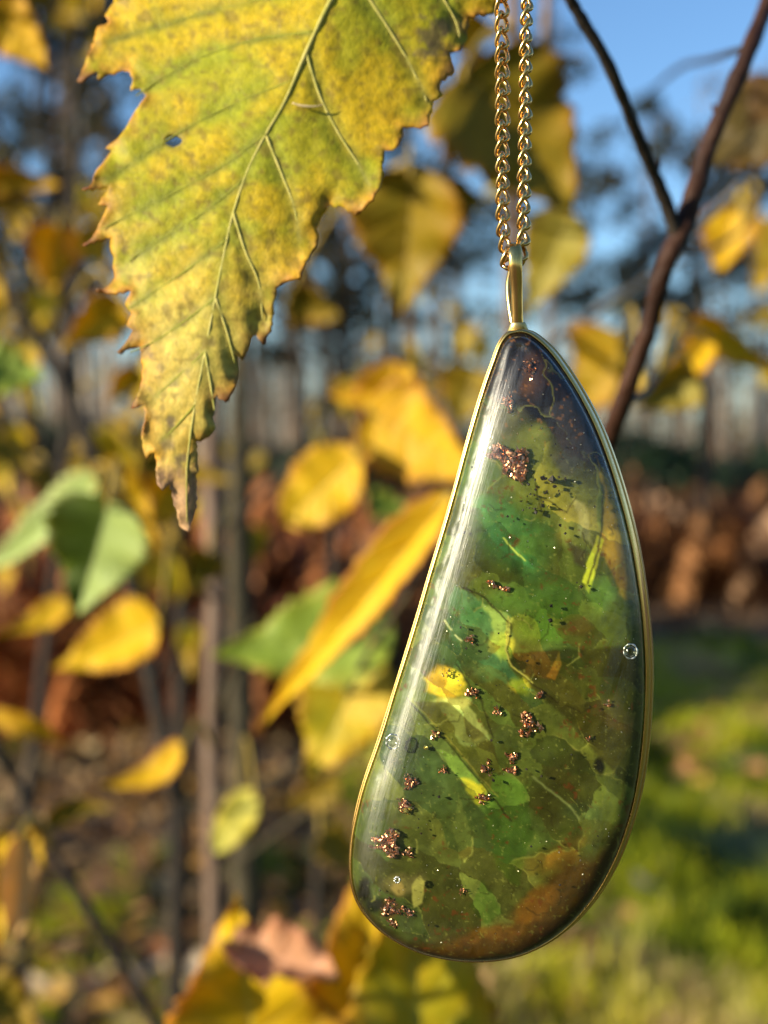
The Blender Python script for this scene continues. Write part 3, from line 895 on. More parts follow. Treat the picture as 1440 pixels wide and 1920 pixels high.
add_leaf(tB, (1330, 640), (1205, 735), .41, .40, 70, 'yellow', None, roll=25, fold=.3, curl=.2, attach=(1235, 700, .33), seed=47, side=.3)
add_leaf(tB, (1170, 640), (1080, 770), .50, .52, 190, 'ochre', 'yellow leaf behind the branch, right of the pendant tip', roll=18, fold=.1, curl=.15, attach=(1210, 735, .31), seed=43)
add_leaf(tB, (1375, 390), (1345, 520), .50, .50, 105, 'orange', 'ochre leaf hanging right of the fork', roll=10, fold=.15, curl=.15, attach=(1400, 420, .44), seed=44)
add_leaf(tB, (1480, 190), (1280, 320), .42, .44, 175, 'shade', 'olive leaf with shade painted in, behind the upper right branch', roll=22, fold=.15, curl=.15, attach=(1470, 300, .45), seed=45)
add_leaf(tB, (1480, 150), (1400, 240), .40, .40, 110, 'dark', 'shrivelled dark brown leaf at the right edge', roll=25, attach=(1470, 300, .45), seed=46)
add_leaf(tB, (1470, 410), (1415, 510), .48, .48, 80, 'olive', None, roll=25, attach=(1470, 300, .45), seed=48)

# C: the upright twig behind the chain
tC = thing('leafy_twig', P(962, 560, 0.48), 'upright brown twig with olive leaves behind the chain', 'twig')
stem(tC, 'stem', [(740, 2300, .52), (770, 1850, .52), (820, 1640, .52), (920, 1250, .51), (958, 850, .50), (962, 520, .48), (968, 300, .48), (966, 110, .47), (962, -80, .47), (960, -300, .47)], [17, 16, 16, 16, 15, 14, 13, 12, 11, 8], M_bark_pink, seed=5)
stem(tC, 'twig', [(968, 330, .48), (995, 150, .50), (1022, 60, .50), (1028, -120, .50)], [8, 8, 8, 6], M_bark_pink)
stem(tC, 'twig', [(964, 420, .48), (900, 370, .47), (838, 335, .46), (770, 300, .46)], [6, 5, 5, 3], M_bark_dark)
add_leaf(tC, (870, 130), (1080, 410), .40, .41, 290, 'olive', 'large dark olive toothed leaf behind the chain', roll=-20, fold=.10, curl=.10, attach=(965, 60, .47), teeth=9, seed=51, side=.1)
add_leaf(tC, (850, 160), (1095, 105), .42, .43, 110, 'olive', None, roll=18, fold=.15, curl=.1, attach=(965, 60, .47), teeth=8, seed=52)
add_leaf(tC, (770, 315), (748, 590), .40, .42, 225, 'olive', 'drooping olive yellow leaf hanging left of the chain', roll=14, fold=.14, curl=.12, attach=(770, 300, .46), seed=53)
add_leaf(tC, (800, 385), (900, 375), .41, .41, 95, 'olive', None, roll=-14, fold=.2, curl=.1, shape=OVAL, attach=(838, 335, .46), seed=54)
add_leaf(tC, (1070, 395), (985, 590), .50, .52, 130, 'dull', 'pale yellow green leaf behind the pendant loop', roll=12, fold=.14, curl=.12, attach=(966, 420, .48), seed=55)
add_leaf(tC, (850, 60), (940, 60), .60, .60, 90, 'orange', None, roll=12, attach=(965, 60, .47), seed=56)
add_leaf(tC, (540, 560), (640, 600), .62, .62, 90, 'olive', None, roll=22, attach=(770, 300, .46), seed=57)

# D: the dark diagonal stem at the lower left
tD = thing('dark_twig', P(290, 1925, 0.42), 'dark diagonal twig with small curled leaves at the lower left', 'twig')
stem(tD, 'stem', [(480, 2300, .42), (280, 1900, .42), (190, 1745, .42), (95, 1590, .42), (40, 1480, .42), (-10, 1390, .42), (-90, 1200, .43)], [11, 10, 10, 10, 9, 8, 7], M_bark_dark, wob=.12, seed=7)
stem(tD, 'twig', [(35, 1470, .42), (-20, 1400, .40), (-60, 1330, .40)], [5, 4, 3], M_bark_dark)
add_leaf(tD, (-15, 1335), (128, 1400), .40, .41, 52, 'orange', 'thin arched ochre leaf at the left edge', roll=30, fold=.2, curl=-.35, attach=(-20, 1400, .40), seed=61, side=1.0)
add_leaf(tD, (345, 1400), (180, 1470), .40, .40, 66, 'orange', 'curled orange leaf above the diagonal twig, left of the pink stem', roll=24, fold=.2, curl=.3, attach=(396, 1395, .50), seed=62, side=.5)
add_leaf(tD, (85, 1545), (218, 1520), .44, .44, 48, 'olive', 'small dull yellow leaf springing from the diagonal twig', roll=24, fold=.2, curl=.3, attach=(85, 1575, .42), seed=63, side=.6)
add_leaf(tD, (40, 1560), (30, 1760), .34, .34, 70, 'peach', 'pale peach leaf hanging at the left edge', roll=-10, fold=.2, curl=.08, shape=OVAL, attach=(95, 1590, .42), seed=64)
add_leaf(tD, (-10, 1560), (-5, 1780), .35, .35, 120, 'yellow', None, roll=10, fold=.2, curl=.1, attach=(95, 1590, .42), seed=65)
add_leaf(tD, (30, 1570), (85, 1625), .38, .38, 70, 'yellow', None, roll=10, fold=.2, curl=.1, attach=(95, 1590, .42), seed=66)
add_leaf(tD, (-40, 1850), (70, 1935), .38, .38, 120, 'olive', None, roll=10, attach=(190, 1745, .42), seed=67)

# E: the stem with leaves at the upper left
tE = thing('leafy_branch', P(230, 1010, 0.62), 'dark leaning branch with ochre leaves at the upper left', 'branch')
stem(tE, 'stem', [(330, 1500, .62), (245, 1080, .62), (190, 900, .60), (130, 740, .60), (60, 620, .60), (10, 520, .60), (-60, 380, .6)], [16, 15, 14, 13, 12, 9, 7], M_bark_dark, wob=.1, seed=9)
stem(tE, 'twig', [(120, 720, .60), (140, 560, .60), (120, 440, .60), (40, 330, .60), (-20, 200, .55)], [6, 6, 5, 5, 4], M_bark_dark)
stem(tE, 'twig', [(40, 330, .60), (70, 160, .60), (60, -40, .58)], [5, 4, 3], M_bark_dark)
stem(tE, 'twig', [(170, 850, .60), (90, 870, .60), (-20, 840, .60)], [6, 5, 4], M_bark_dark)
add_leaf(tE, (-20, 10), (90, 130), .36, .36, 120, 'orange', 'orange leaf in the top left corner', roll=15, attach=(-20, 200, .55), seed=71)
add_leaf(tE, (-60, 20), (130, -10), .5, .5, 90, 'olive', None, roll=25, attach=(60, -40, .58), seed=72)
add_leaf(tE, (-30, 335), (120, 350), .46, .46, 62, 'orange', None, roll=25, fold=.3, attach=(40, 330, .6), seed=73)
add_leaf(tE, (-20, 380), (90, 400), .5, .5, 40, 'olive', None, roll=25, fold=.3, attach=(40, 330, .6), seed=74)
add_leaf(tE, (110, 420), (95, 555), .5, .5, 115, 'orange', None, roll=-15, attach=(120, 440, .6), seed=75)
add_leaf(tE, (150, 430), (200, 500), .5, .5, 90, 'orange', None, roll=-15, attach=(120, 440, .6), seed=76)
add_leaf(tE, (235, 570), (115, 655), .46, .46, 100, 'orange', 'ochre leaf just left of the big serrated leaf', roll=-15, attach=(140, 560, .6), seed=77)
add_leaf(tE, (-40, 690), (85, 700), .44, .44, 120, 'green', 'yellow green leaf at the left edge above the shrub', roll=-25, curl=.3, attach=(60, 620, .6), seed=78)
add_leaf(tE, (-30, 820), (75, 880), .55, .55, 60, 'olive', None, roll=-25, attach=(-20, 840, .6), seed=79)
add_leaf(tE, (260, 690), (200, 760), .6, .6, 60, 'orange', None, roll=-25, attach=(130, 740, .6), seed=80)
add_leaf(tE, (60, 870), (110, 940), .65, .65, 60, 'olive', None, roll=-25, attach=(90, 870, .6), seed=81)
# thin pale twigs of the undergrowth seen between pendant and branch
tF = thing('pale_twig', P(1030, 650, 0.5), 'pale straight twig slanting behind the tip of the pendant', 'twig')
stem(tF, 'stem', [(960, 700, .47), (1030, 645, .5), (1110, 590, .53), (1190, 540, .56), (1290, 480, .6)], [8, 9, 8, 5, 3], M_twig_beige)

# buds along the forked branch
for (bx, by, dx, dy, d_) in [(1232, 570, -16, -22, .194), (1300, 350, 18, -24, .19), (1352, 215, -17, -20, .19), (1190, 700, 15, -20, .199), (1170, 190, -13, -18, .175), (1226, 320, 12, -20, .184), (1408, 80, 14, -22, .192)]:
    V, F = tube([P(bx, by, d_), P(bx + dx * .5, by + dy * .4, d_), P(bx + dx, by + dy, d_)], [q / FPX * d_ for q in (9, 8, 1.5)], 4, 8, .05, int(bx))
    mesh_obj('bud', V, F, M_bark_red, tB)

# young birches a couple of metres back, their leaves small and out of focus
def small_leaf(kind):
    r = random.Random(kind)
    V, F, UV = [], [], []
    L = 0.045
    tt = np.linspace(0, 1, 10); wp = np.interp(tt, BIRCH[0], BIRCH[1]) * L * .40
    for i, t in enumerate(tt):
        for k in (-1, -.5, 0, .5, 1):
            V.append((k * wp[i], -abs(k) * wp[i] * .4 + .25 * L * (t - .4) ** 2, -t * L)); UV.append((t, k * .5 + .5))
    for i in range(9):
        for j in range(4): F.append([i * 5 + j, i * 5 + j + 1, i * 5 + j + 6, i * 5 + j + 5])
    o = mesh_obj('leaf', V, F, LM[['yellow', 'orange', 'olive', 'ochre', 'yellowgreen'][kind]], None, origin=(0, 0, 0), uvs=UV)
    me = o.data; bpy.data.objects.remove(o)
    return me


SL_ = [small_leaf(k) for k in range(5)]


def young_birch(px, Y, seed, label, z0, z1, nbr, spread, per=5):
    r = random.Random(seed)
    x = (px - 720) / FPX * Y
    g0 = float(gh(x, Y))
    t = thing('young_birch', (x, Y, g0), label, 'sapling', 'young birches standing a few metres back')
    top = z1 + .25
    pts = [Vector((x, Y, g0 - .1)), Vector((x + r.uniform(-.04, .04), Y, .6)), Vector((x + r.uniform(-.06, .06), Y, 1.3)), Vector((x + r.uniform(-.1, .1), Y, top))]
    V, F = tube(pts, [.012, .010, .007, .003], 4, 7, .06, seed)
    mesh_obj('stem', V, F, M_bark_dark, t)
    for k in range(nbr):
        z = r.uniform(z0, z1); a = r.uniform(0, 6.28); l = r.uniform(.4, 1) * spread
        b0 = Vector((x, Y, z)); e = b0 + Vector((math.cos(a) * l, math.sin(a) * l * .7, l * r.uniform(.1, .8)))
        md_ = (b0 + e) / 2 + Vector((0, 0, .05))
        V, F = tube([b0, md_, e], [.004, .003, .0012], 4, 5, .05, k)
        br = mesh_obj('branch', V, F, M_bark_dark, t)
        for q in range(per):
            u = (q + 1) / per
            w = b0.lerp(e, u) + Vector((r.uniform(-.015, .015), r.uniform(-.015, .015), .05 * math.sin(math.pi * u) * .8))
            o = bpy.data.objects.new('leaf', r.choice(SL_)); COL.objects.link(o); o.parent = t
            o.location = w - Vector(t.location)
            o.rotation_euler = (r.uniform(-.7, .7), r.uniform(-.8, .8), r.uniform(-1.4, .9)); sc = r.uniform(.7, 1.25); o.scale = (sc, sc, sc)


young_birch(70, 1.7, 1, 'young birch with ochre leaves standing behind the left edge of the big leaf', 1.05, 1.75, 16, .26)
young_birch(560, 2.3, 2, 'young birch with yellow leaves between the big leaf and the pendant', 1.15, 1.85, 11, .30, 4)
young_birch(1545, 2.5, 3, 'young birch with yellow leaves behind the forked branch', 1.2, 1.75, 16, .42, 4)
young_birch(860, 3.0, 4, 'thin young birch with few yellow leaves behind the chain', 1.3, 2.05, 9, .30, 4)
young_birch(300, 1.35, 5, 'low young birch with yellow leaves in front of the left bracken', .95, 1.3, 7, .17, 4)

# ------------------------------------------------------------------ the big serrated leaf
OUTL = [(215, -60), (213, 5), (196, 28), (204, 40), (183, 50), (176, 78), (163, 105), (158, 122), (144, 153), (168, 140), (185, 133), (182, 146), (205, 138), (228, 132), (241, 133),
        (249, 147), (244, 169), (262, 166), (274, 178), (255, 205), (240, 232), (219, 261), (197, 278), (210, 282), (192, 306), (181, 318), (172, 344), (152, 355), (180, 352), (204, 350),
        (196, 366), (183, 383), (203, 385), (190, 412), (180, 433), (172, 446), (153, 460), (182, 452), (208, 446), (206, 462), (213, 483), (211, 500), (215, 520), (203, 536), (179, 543),
        (209, 549), (245, 543), (235, 571), (247, 587), (237, 611), (249, 620), (237, 640), (219, 660), (244, 654), (262, 650), (264, 668), (267, 690), (266, 712), (261, 733), (245, 767),
        (260, 763), (272, 757), (272, 789), (266, 812), (267, 836), (274, 860), (281, 852), (290, 848), (294, 870), (293, 892), (294, 907), (304, 919), (320, 907), (325, 935), (332, 960),
        (340, 990), (352, 996), (362, 975), (367, 955), (369, 920), (367, 892), (373, 884), (371, 860), (368, 828), (391, 820), (403, 805), (398, 782), (404, 757), (407, 739), (423, 755), (437, 733),
        (444, 716), (447, 702), (446, 684), (445, 668), (455, 676), (462, 664), (468, 650), (472, 632), (480, 626), (494, 646), (504, 626), (510, 591), (512, 570), (520, 552), (518, 540), (530, 531), (545, 524), (563, 522),
        (568, 506), (574, 489), (588, 468), (597, 444), (594, 428), (606, 404), (619, 383), (645, 390), (672, 403), (682, 392), (691, 378), (708, 356), (719, 333), (716, 306), (719, 283),
        (736, 281), (747, 272), (756, 254), (755, 236), (780, 238), (802, 234), (806, 212), (813, 189), (830, 178), (824, 164), (829, 150), (852, 133), (848, 116), (844, 100), (862, 94), (874, 78), (876, 54),
        (880, 33), (900, 26), (924, 27), (933, 5), (945, -25), (950, -60), (930, -150), (860, -230), (760, -300), (620, -340), (450, -310), (320, -230), (240, -140)]


def jag(poly, seed, amp=1.6, step=7):
    """small forward-pointing teeth along the margin"""
    rd = random.Random(seed)
    out = []
    for i in range(len(poly)):
        a = Vector(poly[i]); b = Vector(poly[(i + 1) % len(poly)])
        L = (b - a).length
        n = max(1, int(L / step))
        nr = Vector((-(b.y - a.y), b.x - a.x)).normalized() if L > 0 else Vector((0, 0))
        out.append(tuple(a))
        for k in range(1, n):
            q = a.lerp(b, k / n) + nr * rd.uniform(-.8, .8)
            if k % 2 == 1 and n > 2:
                q = q + nr * rd.uniform(.5, 3.0) + Vector((0, rd.uniform(1, 4)))
            out.append(tuple(q))
    return out


def poly_dist(px, py, poly, closed=True):
    """distance to the polyline and whether inside"""
    d = np.full(px.shape, 1e9)
    inside = np.zeros(px.shape, bool)
    m_ = len(poly)
    for i in range(m_ if closed else m_ - 1):
        ax, ay = poly[i]; bx, by = poly[(i + 1) % m_]
        dx, dy = bx - ax, by - ay
        t = np.clip(((px - ax) * dx + (py - ay) * dy) / (dx * dx + dy * dy + 1e-9), 0, 1)
        d = np.minimum(d, (px - ax - t * dx) ** 2 + (py - ay - t * dy) ** 2)
        if closed:
            c = ((ay > py) != (by > py)) & (px < (bx - ax) * (py - ay) / (by - ay + 1e-12) + ax)
            inside ^= c
    return np.sqrt(d), inside


MIDRIB = [(700, -160), (655, -60), (613, 17), (574, 100), (535, 190), (497, 256), (465, 320), (438, 400), (420, 480), (402, 570), (385, 660), (366, 760), (352, 860), (350, 920), (351, 985)]
VR = [[(655, -60), (720, 40), (760, 105), (790, 165), (800, 190)], [(576, 104), (600, 180), (635, 250), (674, 311), (690, 345)], [(500, 256), (528, 325), (552, 389), (562, 450)],
      [(438, 400), (460, 470), (486, 533), (492, 600)], [(405, 560), (425, 620), (440, 680)], [(385, 660), (395, 720), (402, 770)], [(720, -150), (800, -50), (850, 30), (862, 70)]]
VL = [[(640, -30), (530, -10), (400, 20), (300, 50), (205, 78)], [(590, 60), (480, 75), (372, 110), (300, 150), (255, 180)], [(552, 150), (440, 195), (335, 250), (240, 310), (190, 345)],
      [(500, 250), (420, 310), (330, 360), (260, 395), (190, 430)], [(455, 340), (380, 400), (300, 450), (240, 490)], [(425, 450), (360, 500), (300, 540), (240, 580)],
      [(405, 560), (350, 600), (290, 640), (245, 660)], [(385, 660), (340, 700), (290, 745)], [(366, 760), (330, 800), (300, 830)]]


def hero_depth(x, y):
    # the blade hangs a little behind the pendant; its upper part leans away, the left side turns back
    md = np.interp(y, [-160, 17, 256, 400, 570, 760, 985], [700, 613, 497, 438, 402, 366, 351])
    s = x - md
    d = 0.1335 + (900 - y) * 5.0e-6 + np.where(s < 0, -s * 1.5e-5, s * 0.3e-5)
    d = d + 0.0006 * np.sin(y / 95 + 1) * np.clip(np.abs(s) / 200, 0, 1.3) + 0.0016 * np.clip((y - 820) / 160, 0, 1) ** 2
    return d


def build_hero_leaf():
    poly = jag(OUTL, 3)
    hole = [(325 + 15 * math.cos(a) + 2 * math.cos(3 * a), 264 + 12 * math.sin(a)) for a in np.linspace(0, 2 * math.pi, 15)[:-1]]
    step = 6.2
    xs = np.arange(140, 960, step); ys = np.arange(-345, 1000, step * .87)
    X, Yy = np.meshgrid(xs, ys)
    X = X + (np.arange(len(ys)) % 2)[:, None] * step * .5
    X = X.ravel() + rs.uniform(-.8, .8, X.size); Yy = Yy.ravel() + rs.uniform(-.8, .8, Yy.size)
    d, ins = poly_dist(X, Yy, poly)
    dh, inh = poly_dist(X, Yy, hole)
    k = ins & (d > 2.6) & (~inh) & (dh > 3)
    pts = [Vector(p) for p in poly] + [Vector(p) for p in hole] + [Vector((a, b)) for a, b in zip(X[k], Yy[k])]
    n0, n1_ = len(poly), len(hole)
    ed = [(i, (i + 1) % n0) for i in range(n0)] + [(n0 + i, n0 + (i + 1) % n1_) for i in range(n1_)]
    vo, _, fo, *_ = delaunay_2d_cdt(pts, ed, [], 0, 1e-4)
    vx = np.array([v[0] for v in vo]); vy = np.array([v[1] for v in vo])
    F = np.array([list(f) for f in fo])
    cx, cy = vx[F].mean(1), vy[F].mean(1)
    _, i1 = poly_dist(cx, cy, poly); _, i2 = poly_dist(cx, cy, hole)
    F = F[i1 & ~i2]
    dep = hero_depth(vx, vy)
    dm, _ = poly_dist(vx, vy, MIDRIB, False)
    dvr = np.min([poly_dist(vx, vy, v, False)[0] for v in VR], 0)
    dvl = np.min([poly_dist(vx, vy, v, False)[0] for v in VL], 0)
    de, _ = poly_dist(vx, vy, poly)
    dmin = np.minimum(np.minimum(dvr, dvl), dm)
    dep = dep - 0.00028 * (1 - np.exp(-(dmin / 24) ** 2)) - 0.00006 * (fbm(vx, vy, 26, 5, 3) - .5) * 4
    dep = dep + 0.0006 * np.exp(-(de / 20)) * (fbm(vx, vy, 45, 8, 2) - .45) * 4
    # colours of the blade itself
    nb = fbm(vx, vy, 120, 31, 4); nf = fbm(vx, vy, 18, 37, 3); ng = fbm(vx, vy, 60, 41, 3)
    yellow = np.array([0.60, 0.43, 0.010]); green = np.array([0.36, 0.38, 0.014]); straw = np.array([0.72, 0.54, 0.12]); orange = np.array([0.62, 0.30, 0.02])
    c = np.tile(yellow, (len(vx), 1))
    def mx(c, col, f):
        f = np.clip(f, 0, 1)[:, None]
        return c * (1 - f) + np.array(col) * f
    c = mx(c, green, sstep(.36, .58, nb) * .72 + .40 * np.exp(-(dmin / 26) ** 2))
    c = mx(c, straw, sstep(380, 720, vy + (nf - .5) * 160) * .75)
    c = mx(c, orange, np.exp(-de / 30) * sstep(.35, .6, ng) * .65 + np.exp(-de / 9) * .25)
    c = mx(c, [0.52, 0.22, 0.05], np.exp(-de / 9) * sstep(.42, .6, nf) * .8)
    left = vx < np.interp(vy, [-160, 17, 256, 400, 570, 760, 985], [700, 613, 497, 438, 402, 366, 351])
    c = mx(c, [0.16, 0.18, 0.02], np.exp(-(dvl / 8.0) ** 2) * .75 * left * sstep(.3, .6, fbm(vx, vy, 40, 51, 2)) + np.exp(-(dm / 7) ** 2) * .35 * (vy > 100))
    c = mx(c, [0.42, 0.40, 0.12], np.exp(-(dvr / 5.0) ** 2) * .55)
    c = mx(c, [0.24, 0.25, 0.03], np.exp(-((dvr - 11) / 6.0) ** 2) * .3)
    # reticulate small veins, mottled pits
    c = c * (0.80 + 0.42 * vnoise(vx, vy, 7, 61)[:, None])
    c = mx(c, [0.20, 0.13, 0.02], sstep(.70, .84, vnoise(vx, vy, 11, 71)) * .55)
    # brown blotches and the dead tip
    for (bx, by, r_, s_) in [(812, 70, 34, .75), (850, 50, 22, .5), (790, 95, 16, .5), (322, 795, 14, .85), (318, 835, 13, .7), (340, 868, 20, .8), (352, 700, 9, .4), (272, 660, 16, .6), (280, 730, 12, .5), (395, 640, 10, .4), (300, 690, 9, .5), (463, 585, 8, .4), (278, 515, 8, .5), (235, 470, 7, .6), (345, 462, 9, .4), (252, 632, 14, .5), (330, 720, 9, .5), (740, 70, 7, .4)]:
        dd = np.hypot(vx - bx, vy - by) + (fbm(vx, vy, 14, 81, 3) - .5) * r_ * 2.4
        c = mx(c, [0.17, 0.12, 0.07], (1 - sstep(r_ * .5, r_ * 1.1, dd)) * s_)
    c = mx(c, [0.62, 0.38, 0.20], sstep(860, 915, vy + (nf - .5) * 40) * .85)
    c = mx(c, [0.30, 0.18, 0.12], sstep(860, 900, vy) * sstep(.5, .6, vnoise(vx * 2.5, vy * .5, 14, 85)) * .7)
    for (tx, ty) in [(144, 153), (152, 355), (153, 460), (179, 543), (219, 660), (245, 767), (672, 403), (802, 234), (852, 133), (494, 646), (423, 755)]:
        dd = np.hypot(vx - tx, vy - ty)
        c = mx(c, [0.16, 0.035, 0.015] if tx < 500 else [0.5, 0.22, 0.06], np.exp(-(dd / (30 if tx < 500 else 22)) ** 2) * .9)
    hd = np.hypot(vx - 325, vy - 265); c = mx(c, [0.35, 0.26, 0.05], np.exp(-((hd - 16) / 5) ** 2) * .6)
    V = np.array([P(a, b_, d_) for a, b_, d_ in zip(vx, vy, dep)])
    m, ns, ls = mat_new('serrated_leaf_blade')
    a = ns.new('ShaderNodeVertexColor'); a.layer_name = 'tint'
    tc = ns.new('ShaderNodeTexCoord')
    f1 = noise(ns, ls, tc.outputs['Object'], 1500, 5, 0.65)
    vo_ = N(ns, 'ShaderNodeTexVoronoi', Scale=1300.0); ls.new(tc.outputs['Object'], vo_.inputs['Vector']); vo_.feature = 'DISTANCE_TO_EDGE'
    vv = ramp(ns, ls, f1, [(0.3, (0.80, 0.80, 0.7, 1)), (0.6, (1.1, 1.06, 1.0, 1))])
    col = mixc(ns, ls, 1.0, a.outputs[0], vv, 'MULTIPLY')
    cell = math_n(ns, ls, 'SUBTRACT', 1.0, math_n(ns, ls, 'MULTIPLY', vo_.outputs['Distance'], 6.0), clamp=True)
    col = mixc(ns, ls, math_n(ns, ls, 'MULTIPLY', cell, 0.12), col, (0.30, 0.30, 0.06, 1))
    b = N(ns, 'ShaderNodeBsdfPrincipled', Roughness=0.6); b.inputs['Specular IOR Level'].default_value = 0.3
    ls.new(col, b.inputs['Base Color'])
    bn = N(ns, 'ShaderNodeBump', Strength=0.5); bn.inputs['Distance'].default_value = 0.00010
    ls.new(math_n(ns, ls, 'MULTIPLY_ADD', cell, -0.3, f1), bn.inputs['Height']); ls.new(bn.outputs[0], b.inputs['Normal'])
    tr = ns.new('ShaderNodeBsdfTranslucent'); ls.new(col, tr.inputs[0])
    mxs = N(ns, 'ShaderNodeMixShader', Fac=0.3)
    ls.new(b.outputs[0], mxs.inputs[1]); ls.new(tr.outputs[0], mxs.inputs[2])
    out = ns.new('ShaderNodeOutputMaterial'); ls.new(mxs.outputs[0], out.inputs[0])
    base = P(735, -420, .138)
    t = thing('birch_leaf', base, 'big serrated yellow green leaf with browned tip hanging beside the chain', 'leaf')
    o = mesh_obj('blade', V, F, m, t, cols=c)
    md = o.modifiers.new('thickness', 'SOLIDIFY'); md.thickness = 0.00018; md.offset = 1
    M_rib = rough_mat('leaf_rib', (0.40, 0.38, 0.06, 1), (0.58, 0.50, 0.14, 1), 700, 0.6, 0.3, trans=0.2)
    rp = [(735, -420), (720, -300)] + MIDRIB
    rr = np.interp([p[1] for p in rp], [-420, 0, 100, 260, 700, 985], [9, 6.5, 5.0, 3.4, 2.8, 1.2])
    V2, F2 = tube([P(x, y, float(hero_depth(np.array(x), np.array(y))) + .00011) for x, y in rp], [q / FPX * .135 for q in rr], 6, 8, .08, 3)
    mesh_obj('midrib', V2, F2, M_rib, t)
    for v in VR:
        V2, F2 = tube([P(x, y, float(hero_depth(np.array(x), np.array(y))) + .00005) for x, y in v], [q / FPX * .135 for q in np.linspace(3.4, 1.4, len(v))], 6, 6, .1, 3)
        mesh_obj('vein', V2, F2, M_rib, t)
    M_rib2 = rough_mat('leaf_rib_green', (0.22, 0.24, 0.02, 1), (0.36, 0.35, 0.03, 1), 700, 0.6, 0.3, trans=0.2)
    for v in VL:
        V2, F2 = tube([P(x, y, float(hero_depth(np.array(x), np.array(y))) + .00006) for x, y in v], [q / FPX * .135 for q in np.linspace(2.6, 1.0, len(v))], 6, 6, .1, 3)
        mesh_obj('vein', V2, F2, M_rib2, t)
    # a torn curl of cuticle lying on the blade
    V2, F2 = tube([P(x, y, float(hero_depth(np.array(x), np.array(y))) - .0009) for x, y in [(548, 193), (565, 198), (588, 200), (606, 196)]], [q / FPX * .135 for q in [1.4, 2.4, 2.0, .6]], 5, 6, .1, 3)
    mesh_obj('torn_sliver', V2, F2, rough_mat('dry_sliver', (0.6, 0.45, 0.2, 1), (0.7, 0.55, 0.3, 1), 500, .6, .2), t)


build_hero_leaf()

# ------------------------------------------------------------------ the pendant
YAW = R(6)
PC = P(940, 1230, D0)
PX_, PN = Vector((math.cos(YAW), -math.sin(YAW), 0)), Vector((math.sin(YAW), math.cos(YAW), 0))   # local x (right, nearer), local y (away)


def on_plane(px, py, off=0.0):
    """where the sight line meets the pendant's plane, off metres behind its face"""
    d = (P(px, py, 1.0) - CAM)
    o = PC + PN * off
    return CAM + d * ((o - CAM).dot(PN) / d.dot(PN))


def to_local(w):
    r = w - PC
    return (r.dot(PX_), r.z)


OUT_PX = [(968, 618), (950, 624), (935, 643), (921, 680), (905, 725), (888, 780), (870, 845), (850, 920), (827, 1000), (803, 1080), (778, 1165), (752, 1250), (727, 1330), (703, 1405),
          (682, 1465), (667, 1520), (657, 1575), (654, 1630), (661, 1675), (680, 1713), (710, 1745), (750, 1772), (795, 1791), (845, 1802), (900, 1805), (955, 1799), (1005, 1782), (1050, 1755),
          (1092, 1716), (1128, 1668), (1158, 1612), (1180, 1552), (1196, 1490), (1207, 1420), (1214, 1340), (1216, 1260), (1212, 1180), (1203, 1100), (1189, 1020), (1171, 945), (1150, 875),
          (1125, 808), (1096, 748), (1064, 695), (1032, 653), (1004, 628), (986, 619)]


def smooth_loop(poly, n):
    pts = [Vector((a, b, 0)) for a, b in poly]
    m_ = len(pts)
    out = []
    for i in range(m_):
        p0, p1, p2, p3 = pts[(i - 1) % m_], pts[i], pts[(i + 1) % m_], pts[(i + 2) % m_]
        for k in range(n):
            t = k / n
            q = 0.5 * ((2 * p1) + (p2 - p0) * t + (2 * p0 - 5 * p1 + 4 * p2 - p3) * t * t + (3 * p1 - p0 - 3 * p2 + p3) * t ** 3)
            out.append((q.x, q.y))
    return out


LOOP_PX = smooth_loop(OUT_PX, 8)
LOOP = np.array([to_local(on_plane(a, b)) for a, b in LOOP_PX])        # metres in the pendant's plane
NL = len(LOOP)
tan_ = np.roll(LOOP, -1, 0) - np.roll(LOOP, 1, 0)
tan_ /= np.linalg.norm(tan_, axis=1)[:, None]
NIN = np.stack([tan_[:, 1], -tan_[:, 0]], 1)
ctr = LOOP.mean(0)
if ((ctr - LOOP) * NIN).sum(1).mean() < 0: NIN = -NIN


def loc3(x, off, z):
    return PC + PX_ * float(x) + PN * float(off) + Vector((0, 0, float(z)))


def gold_mat(name, col, rough, scr=0.35, streak=(1, 1, 1), col2=None):
    m, ns, ls = mat_new(name)
    tc = ns.new('ShaderNodeTexCoord')
    mp = ns.new('ShaderNodeMapping'); mp.inputs['Scale'].default_value = streak
    ls.new(tc.outputs['Object'], mp.inputs[0])
    f = noise(ns, ls, mp.outputs[0], 900, 5, 0.7)
    g = noise(ns, ls, tc.outputs['Object'], 160, 3, 0.6)
    b = N(ns, 'ShaderNodeBsdfPrincipled', Metallic=1.0)
    ls.new(mixc(ns, ls, g, col, col2 or tuple(0.75 * c for c in col[:3]) + (1,)), b.inputs['Base Color'])
    ls.new(math_n(ns, ls, 'MULTIPLY_ADD', f, 0.25, rough - 0.08), b.inputs['Roughness'])
    bn = N(ns, 'ShaderNodeBump', Strength=scr); bn.inputs['Distance'].default_value = 0.00004
    ls.new(f, bn.inputs['Height']); ls.new(bn.outputs[0], b.inputs['Normal'])
    out = ns.new('ShaderNodeOutputMaterial'); ls.new(b.outputs[0], out.inputs[0])
    return m


M_gold = gold_mat('bezel_gold', (0.84, 0.54, 0.16, 1), 0.20, 0.5, (1, 1, 0.12), (0.55, 0.36, 0.10, 1))
M_bail = gold_mat('bail_gold', (0.86, 0.56, 0.18, 1), 0.13, 0.35, (1, 1, 0.15))
M_chain = gold_mat('chain_gold', (0.88, 0.56, 0.20, 1), 0.15, 0.15)
M_copper = gold_mat('copper', (0.88, 0.42, 0.22, 1), 0.26, 0.6)

pend = thing('pendant', P(970, 612, D0), 'teardrop green amber pendant in a thin gold rim hanging from the chain', 'pendant')


